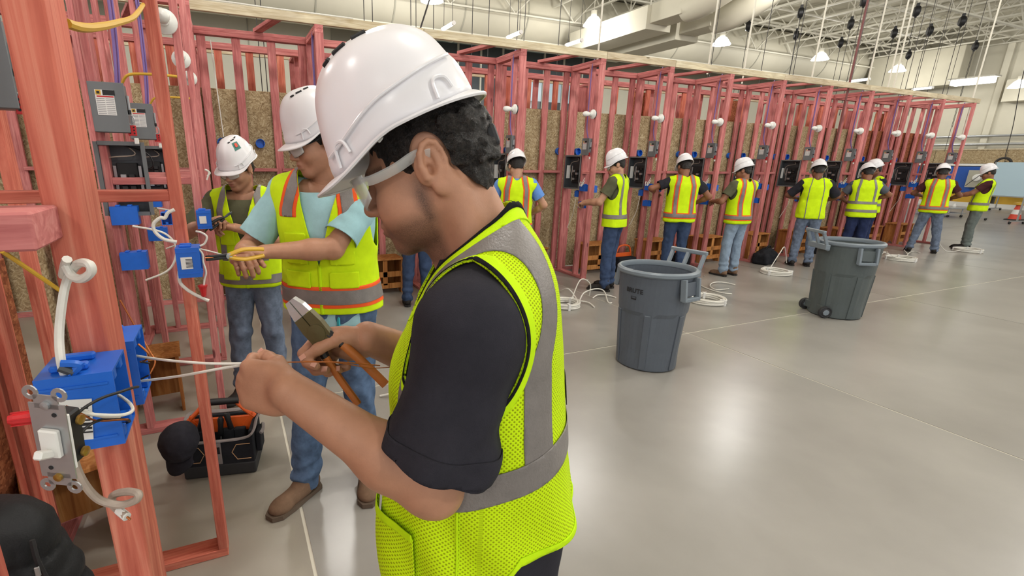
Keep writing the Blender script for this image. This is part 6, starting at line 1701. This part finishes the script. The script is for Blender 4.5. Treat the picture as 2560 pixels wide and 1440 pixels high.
wire('feed_cable', 'thick white cable rising from near box to a loop on post', pw((165, 945, .625), (152, 900, .625), (148, 830, .64), (158, 740, .652), (172, 690, .655), (195, 660, .64), (222, 660, .62), (228, 680, .62), (205, 697, .63), (180, 690, .64), (165, 665, .645)), 0.0048, 'white_cable', 'cable', sm=9)
wire('feed_cable', 'short cut end of white cable beside the post loop', pw((158, 690, .66), (162, 668, .65), (168, 648, .64)), 0.0048, 'white_cable', 'cable')
wire('feed_cable', 'weathered white cable dangling below the near switch', pw((183, 1125, .60), (190, 1165, .605), (215, 1215, .61), (250, 1250, .615), (300, 1262, .61), (340, 1250, .60), (345, 1234, .60), (318, 1229, .615), (284, 1238, .63), (283, 1262, .625), (315, 1290, .60)), 0.0046, 'grey_cable', 'cable', sm=9)
wire('cable_tip', 'white stripped tip of the dangling cable', pw((297, 1276, .612), (308, 1285, .605), (318, 1293, .60)), 0.0052, 'white_pl', 'cable')
wire('bare_wire', 'bright copper stub at the dangling cable tip', pw((317, 1292, .60), (326, 1299, .597)), 0.0014, 'copper')
wire('stay_wire', 'pale yellow wire slanting down to post at left', pw((5, 628, .60), (75, 675, .63), (150, 726, .655)), 0.0022, 'yellow')
wire('stay_wire', 'yellow cable drooping between the top of two posts', pw((166, 58, .80), (200, 68, .85), (240, 68, .95), (290, 58, 1.15), (335, 42, 1.5), (358, 12, 1.95)), 0.006, 'yellow', 'cable')
# pulled wires from the far box to the hands
wire('pulled_wire', 'upper white wire stretched from post box to left hand', pw((342, 890, .83), (420, 901, .80), (530, 909, .77), (630, 908, .745)), 0.0021, 'white_cable')
wire('pulled_wire', 'lower white wire stretched from post box to left hand', pw((350, 953, .83), (450, 940, .80), (560, 920, .77), (632, 910, .745)), 0.0021, 'white_cable')
wire('bare_wire', 'bare copper wires twisted between the two hands', pw((630, 909, .745), (700, 906, .755), (780, 905, .765), (860, 906, .77), (950, 914, .775)), 0.0011, 'copper')
wire('bare_wire', 'loose copper wire ends right of the pliers hand', pw((760, 903, .768), (850, 908, .772), (930, 920, .775), (990, 916, .775)), 0.0009, 'copper')
wire('box_wire', 'brown wire curling out of the far side box', pw((345, 860, .83), (372, 885, .83), (365, 900, .83), (350, 905, .83)), 0.0016, 'copper')
wire('box_wire', 'long thin copper wire trailing beside the far side box', pw((300, 750, .9), (340, 820, .9), (375, 880, .88), (388, 905, .87), (375, 935, .86)), 0.0013, 'copper')
for j, (a_, b_) in enumerate((((352, 905), (375, 908)), ((352, 948), (372, 938)))):
    wire('box_wire', ('upper', 'lower')[j]+' short black wire stub in the far side box', pw((*a_, .82), (*b_, .82)), 0.0014, 'black', sm=0)
# second partition wires
def pw2(*pp): return [aty(px, py, Y) for px, py, Y in pp]
wire('feed_cable', 'white cable curving from second post box up to its cut end', pw2((442, 605, 1.93), (410, 598, 1.93), (388, 580, 1.93), (384, 560, 1.93), (400, 545, 1.93), (412, 545, 1.93), (420, 532, 1.93), (436, 524, 1.93)), 0.006, 'white_cable', 'cable')
wire('box_wire', 'white wire looping up right of second post box', pw2((500, 615, 1.92), (512, 608, 1.92), (517, 592, 1.92), (505, 582, 1.93), (490, 578, 1.94)), 0.0035, 'white_cable')
wire('box_wire', 'white wire drooping from second post box to red connector', pw2((496, 622, 1.92), (506, 635, 1.92), (508, 655, 1.92), (515, 680, 1.92), (511, 700, 1.92), (509, 722, 1.92)), 0.0035, 'white_cable')
wire('feed_cable', 'white cable hanging below the second post box', pw2((448, 678, 1.95), (450, 705, 1.94), (465, 722, 1.93), (485, 735, 1.92), (510, 747, 1.92), (522, 752, 1.92)), 0.006, 'white_cable', 'cable')
o = thing('wire_nut', 'red wire connector below the second post box', 'wire connector', aty(510, 742, 1.92)); MB().lathe([(0.005, 0.0), (0.008, 0.004), (0.012, 0.03), (0.016, 0.04), (0.016, 0.044)], n=12, cap=True).build('shell', 'red_pl', o)
wire('box_wire', 'copper wire from second post box to the yellow tool', pw2((500, 622, 1.92), (540, 632, 1.95), (580, 645, 2.0), (610, 655, 2.02)), 0.0025, 'white_cable')
wire('box_wire', 'bare wire from second post box to teal worker hands', pw2((512, 645, 1.92), (550, 643, 1.96), (590, 640, 2.0)), 0.0018, 'copper')
for j, (y, s_) in enumerate(((3.29, 0), (4.40, 0))):
    pts = [Vector((LX-0.35, y-0.1, 1.31)), Vector((LX-0.2, y-0.14, 1.27)), Vector((LX-0.15, y-0.14, 1.18)), Vector((LX-0.2, y-0.12, 1.06)), Vector((LX-0.33, y-0.1, 1.0))]
    wire('feed_cable', 'white cable arc between the blue boxes of %s left partition' % ('nearer', 'farther')[j], pts, 0.006, 'white_cable', 'cable')
    pts = [Vector((LX-0.30, y-0.06, 2.05)), Vector((LX-0.26, y-0.08, 2.09)), Vector((LX-0.15, y-0.08, 2.1)), Vector((LX-0.04, y-0.06, 2.1))]
    wire('feed_cable', 'yellow cable leaving the top of %s left disconnect' % ('nearer', 'farther')[j], pts, 0.007, 'yellow', 'cable')
wire('wire_tail', 'white wire knot tied on the corner post', pw2((517, 450, 4.3), (522, 430, 4.3), (512, 424, 4.3), (525, 432, 4.3), (518, 440, 4.3)), 0.006, 'white_cable')
wire('surface_cable', 'thin white cable running down the board behind left workers', [Vector((-0.02, 6.38, 2.9)), Vector((0.0, 6.385, 2.2)), Vector((0.03, 6.38, 1.4)), Vector((0.05, 6.38, 0.9))], 0.006, 'white_cable', 'cable')
wire('surface_cable', 'white cable lying along the top of header beam', [Vector((-0.2, 5.77, 3.13)), Vector((0.2, 5.78, 3.135)), Vector((0.6, 5.78, 3.13)), Vector((1.4, 5.78, 3.13))], 0.008, 'white_cable', 'cable')

# ------------------------------------------------------------------ hand tools
def L1(x, y, z): return p1_world((x, y, z))
pz = thing('pliers', 'large lineman pliers with orange handles in the foreground hand', 'pliers', L1(0.010, 0.303, 1.382), P1RZ); pz.scale = (1.12, 1.12, 1.12)
def pl_(name, mat, pts, th, x=0.0):     # outline in the plane (y, z) relative to the pivot
    m = MB(); n = len(pts); v = [(x-th/2, a, b) for a, b in pts]+[(x+th/2, a, b) for a, b in pts]
    m.add(v, [tuple(range(n))[::-1], tuple(range(n, 2*n))]+[(i, (i+1) % n, n+(i+1) % n, n+i) for i in range(n)])
    return m.build(name, mat, pz)
M['olive_metal'] = plain('olive_phosphate_steel', (104, 98, 66), 0.45, 0.5); M['bright'] = plain('ground_steel', (206, 206, 204), 0.3, 0.6)
ax_ = Vector((0.036, 0.045)).normalized(); ay_ = Vector((-ax_.y, ax_.x))
def P2(a, b): q = ax_*a+ay_*b; return (q.x, q.y)
for sg in (-1, 1):
    pl_('jaw_tip', 'bright', [P2(0.035, sg*0.001), P2(0.066, sg*0.001), P2(0.066, sg*0.008), P2(0.05, sg*0.014), P2(0.035, sg*0.016)], 0.013)
    pl_('jaw', 'olive_metal', [P2(-0.004, sg*0.0005), P2(0.0345, sg*0.001), P2(0.0345, sg*0.0165), P2(0.012, sg*0.019), P2(-0.012, sg*0.018), P2(-0.022, sg*0.008)], 0.014)
MB().lathe([(0.0, -0.009), (0.015, -0.008), (0.016, 0.008), (0.0, 0.009)], n=20, rot=(0, math.pi/2, 0)).build('pivot', 'olive_metal', pz, smooth=True)
M['tan_grip'] = plain('orange_brown_grip', (190, 112, 50), 0.5, var=0.06)
for sg in (-1, 1):
    e_ = [P2(-0.012, sg*0.012), P2(-0.04, sg*0.019), P2(-0.09, sg*0.026), P2(-0.135, sg*0.03)]
    MB().tube([(0, a, b) for a, b in e_[:2]], 0.0075, 8, smooth=0).build('neck', 'black', pz, smooth=True)
    MB().tube([(0, a, b) for a, b in (e_[1], P2(-0.06, sg*0.022), e_[2], e_[3])], 0.0075, 10, smooth=5, flat=0.8).build('handle', 'tan_grip', pz, smooth=True)
# wire strippers of the teal worker and pliers of the olive worker
hp = aty(572, 640, 1.96)
ws = thing('wire_stripper', 'yellow wire stripper in the teal worker hands', 'wire stripper', hp, 0.3)
for sg in (-1, 1):
    MB().tube([(0.0, 0, 0.004*sg), (0.05, 0, 0.018*sg), (0.1, 0, 0.016*sg), (0.13, 0, 0.012*sg)], 0.009, 8, flat=0.7).build('handle', 'yellow', ws, smooth=True)
    MB().box((-0.04, 0, 0.005*sg), (0.08, 0.008, 0.01), bev=0.002).build('jaw', 'black', ws)
MB().lathe([(0.0, -0.007), (0.011, -0.006), (0.011, 0.006), (0.0, 0.007)], n=14, rot=(math.pi/2, 0, 0)).build('pivot', 'zinc', ws, smooth=True)
hp = aty(560, 545, 3.25)
ws = thing('wire_cutter', 'black cutter held by the olive shirted worker', 'wire cutter', hp, 0.4)
for sg in (-1, 1):
    MB().tube([(0.0, 0, 0.003*sg), (-0.04, 0, -0.02+0.014*sg), (-0.09, 0, -0.05+0.016*sg)], 0.008, 8).build('handle', 'black', ws, smooth=True)
    MB().tube([(0, 0, 0), (0.03, 0, 0.02+0.004*sg), (0.05, 0, 0.03+0.001*sg)], 0.005, 6).build('jaw', 'dark_metal', ws, smooth=True)
# grey tool bag, black bag and cap on the partitions
t = thing('work_bag', 'dark work bag slumped on the floor of the long row', 'bag', (8.66, 5.62, 0), 0.2)
Bg = SDF(); Bg.box((0, 0, 0.1), (0.22, 0.13, 0.1), 0.05, None, 0.03); Bg.ell((0.02, 0, 0.2), (0.18, 0.1, 0.09), None, 0.06)
V, T = Bg.iso(0.014); N = vnormals(V, T); V = folds(V, N, 0.016, (14, 14, 14), 8); V[:, 2] = np.maximum(V[:, 2], 0.002); skin_obj('sack', V, T, 'bag', t)
MB().tube([(-0.12, -0.02, 0.24), (-0.06, -0.03, 0.31), (0.06, -0.03, 0.31), (0.12, -0.02, 0.24)], 0.012, 6).build('strap', 'bag', t, smooth=True)
for i, (x, y) in enumerate(((5.76, 6.03), (7.01, 6.03), (10.76, 6.03), (12.01, 6.03))):
    t = thing('tool_tote', 'black and orange tool tote in the long row, %s from left' % ORD[i], 'tool tote', (x, y, 0), 0.15*i, 'tool totes in the booths')
    MB().box((0, 0, 0.12), (0.36, 0.24, 0.24), bev=0.02).build('tub', 'bag', t)
    MB().tube([(-0.16, 0, 0.24), (-0.1, 0, 0.4), (0.1, 0, 0.4), (0.16, 0, 0.24)], 0.014, 8, smooth=4).build('handle', 'orange_pl', t, smooth=True)
    MB().box((0, 0, 0.26), (0.3, 0.03, 0.08), bev=0.005).build('divider', 'orange_pl', t)
t = thing('knit_cap', 'pale grey cap left on the wall blocking right of foreground neck', 'cap', (3.36, 6.385, 1.57))
MB().lathe([(0.085, 0.0), (0.092, 0.02), (0.08, 0.06), (0.045, 0.09), (0.0, 0.098)], n=20).build('crown', 'grey_wall', t, smooth=True)
MB().box((-0.09, -0.03, 0.004), (0.09, 0.12, 0.008), bev=0.004).build('bill', 'grey_wall', t)
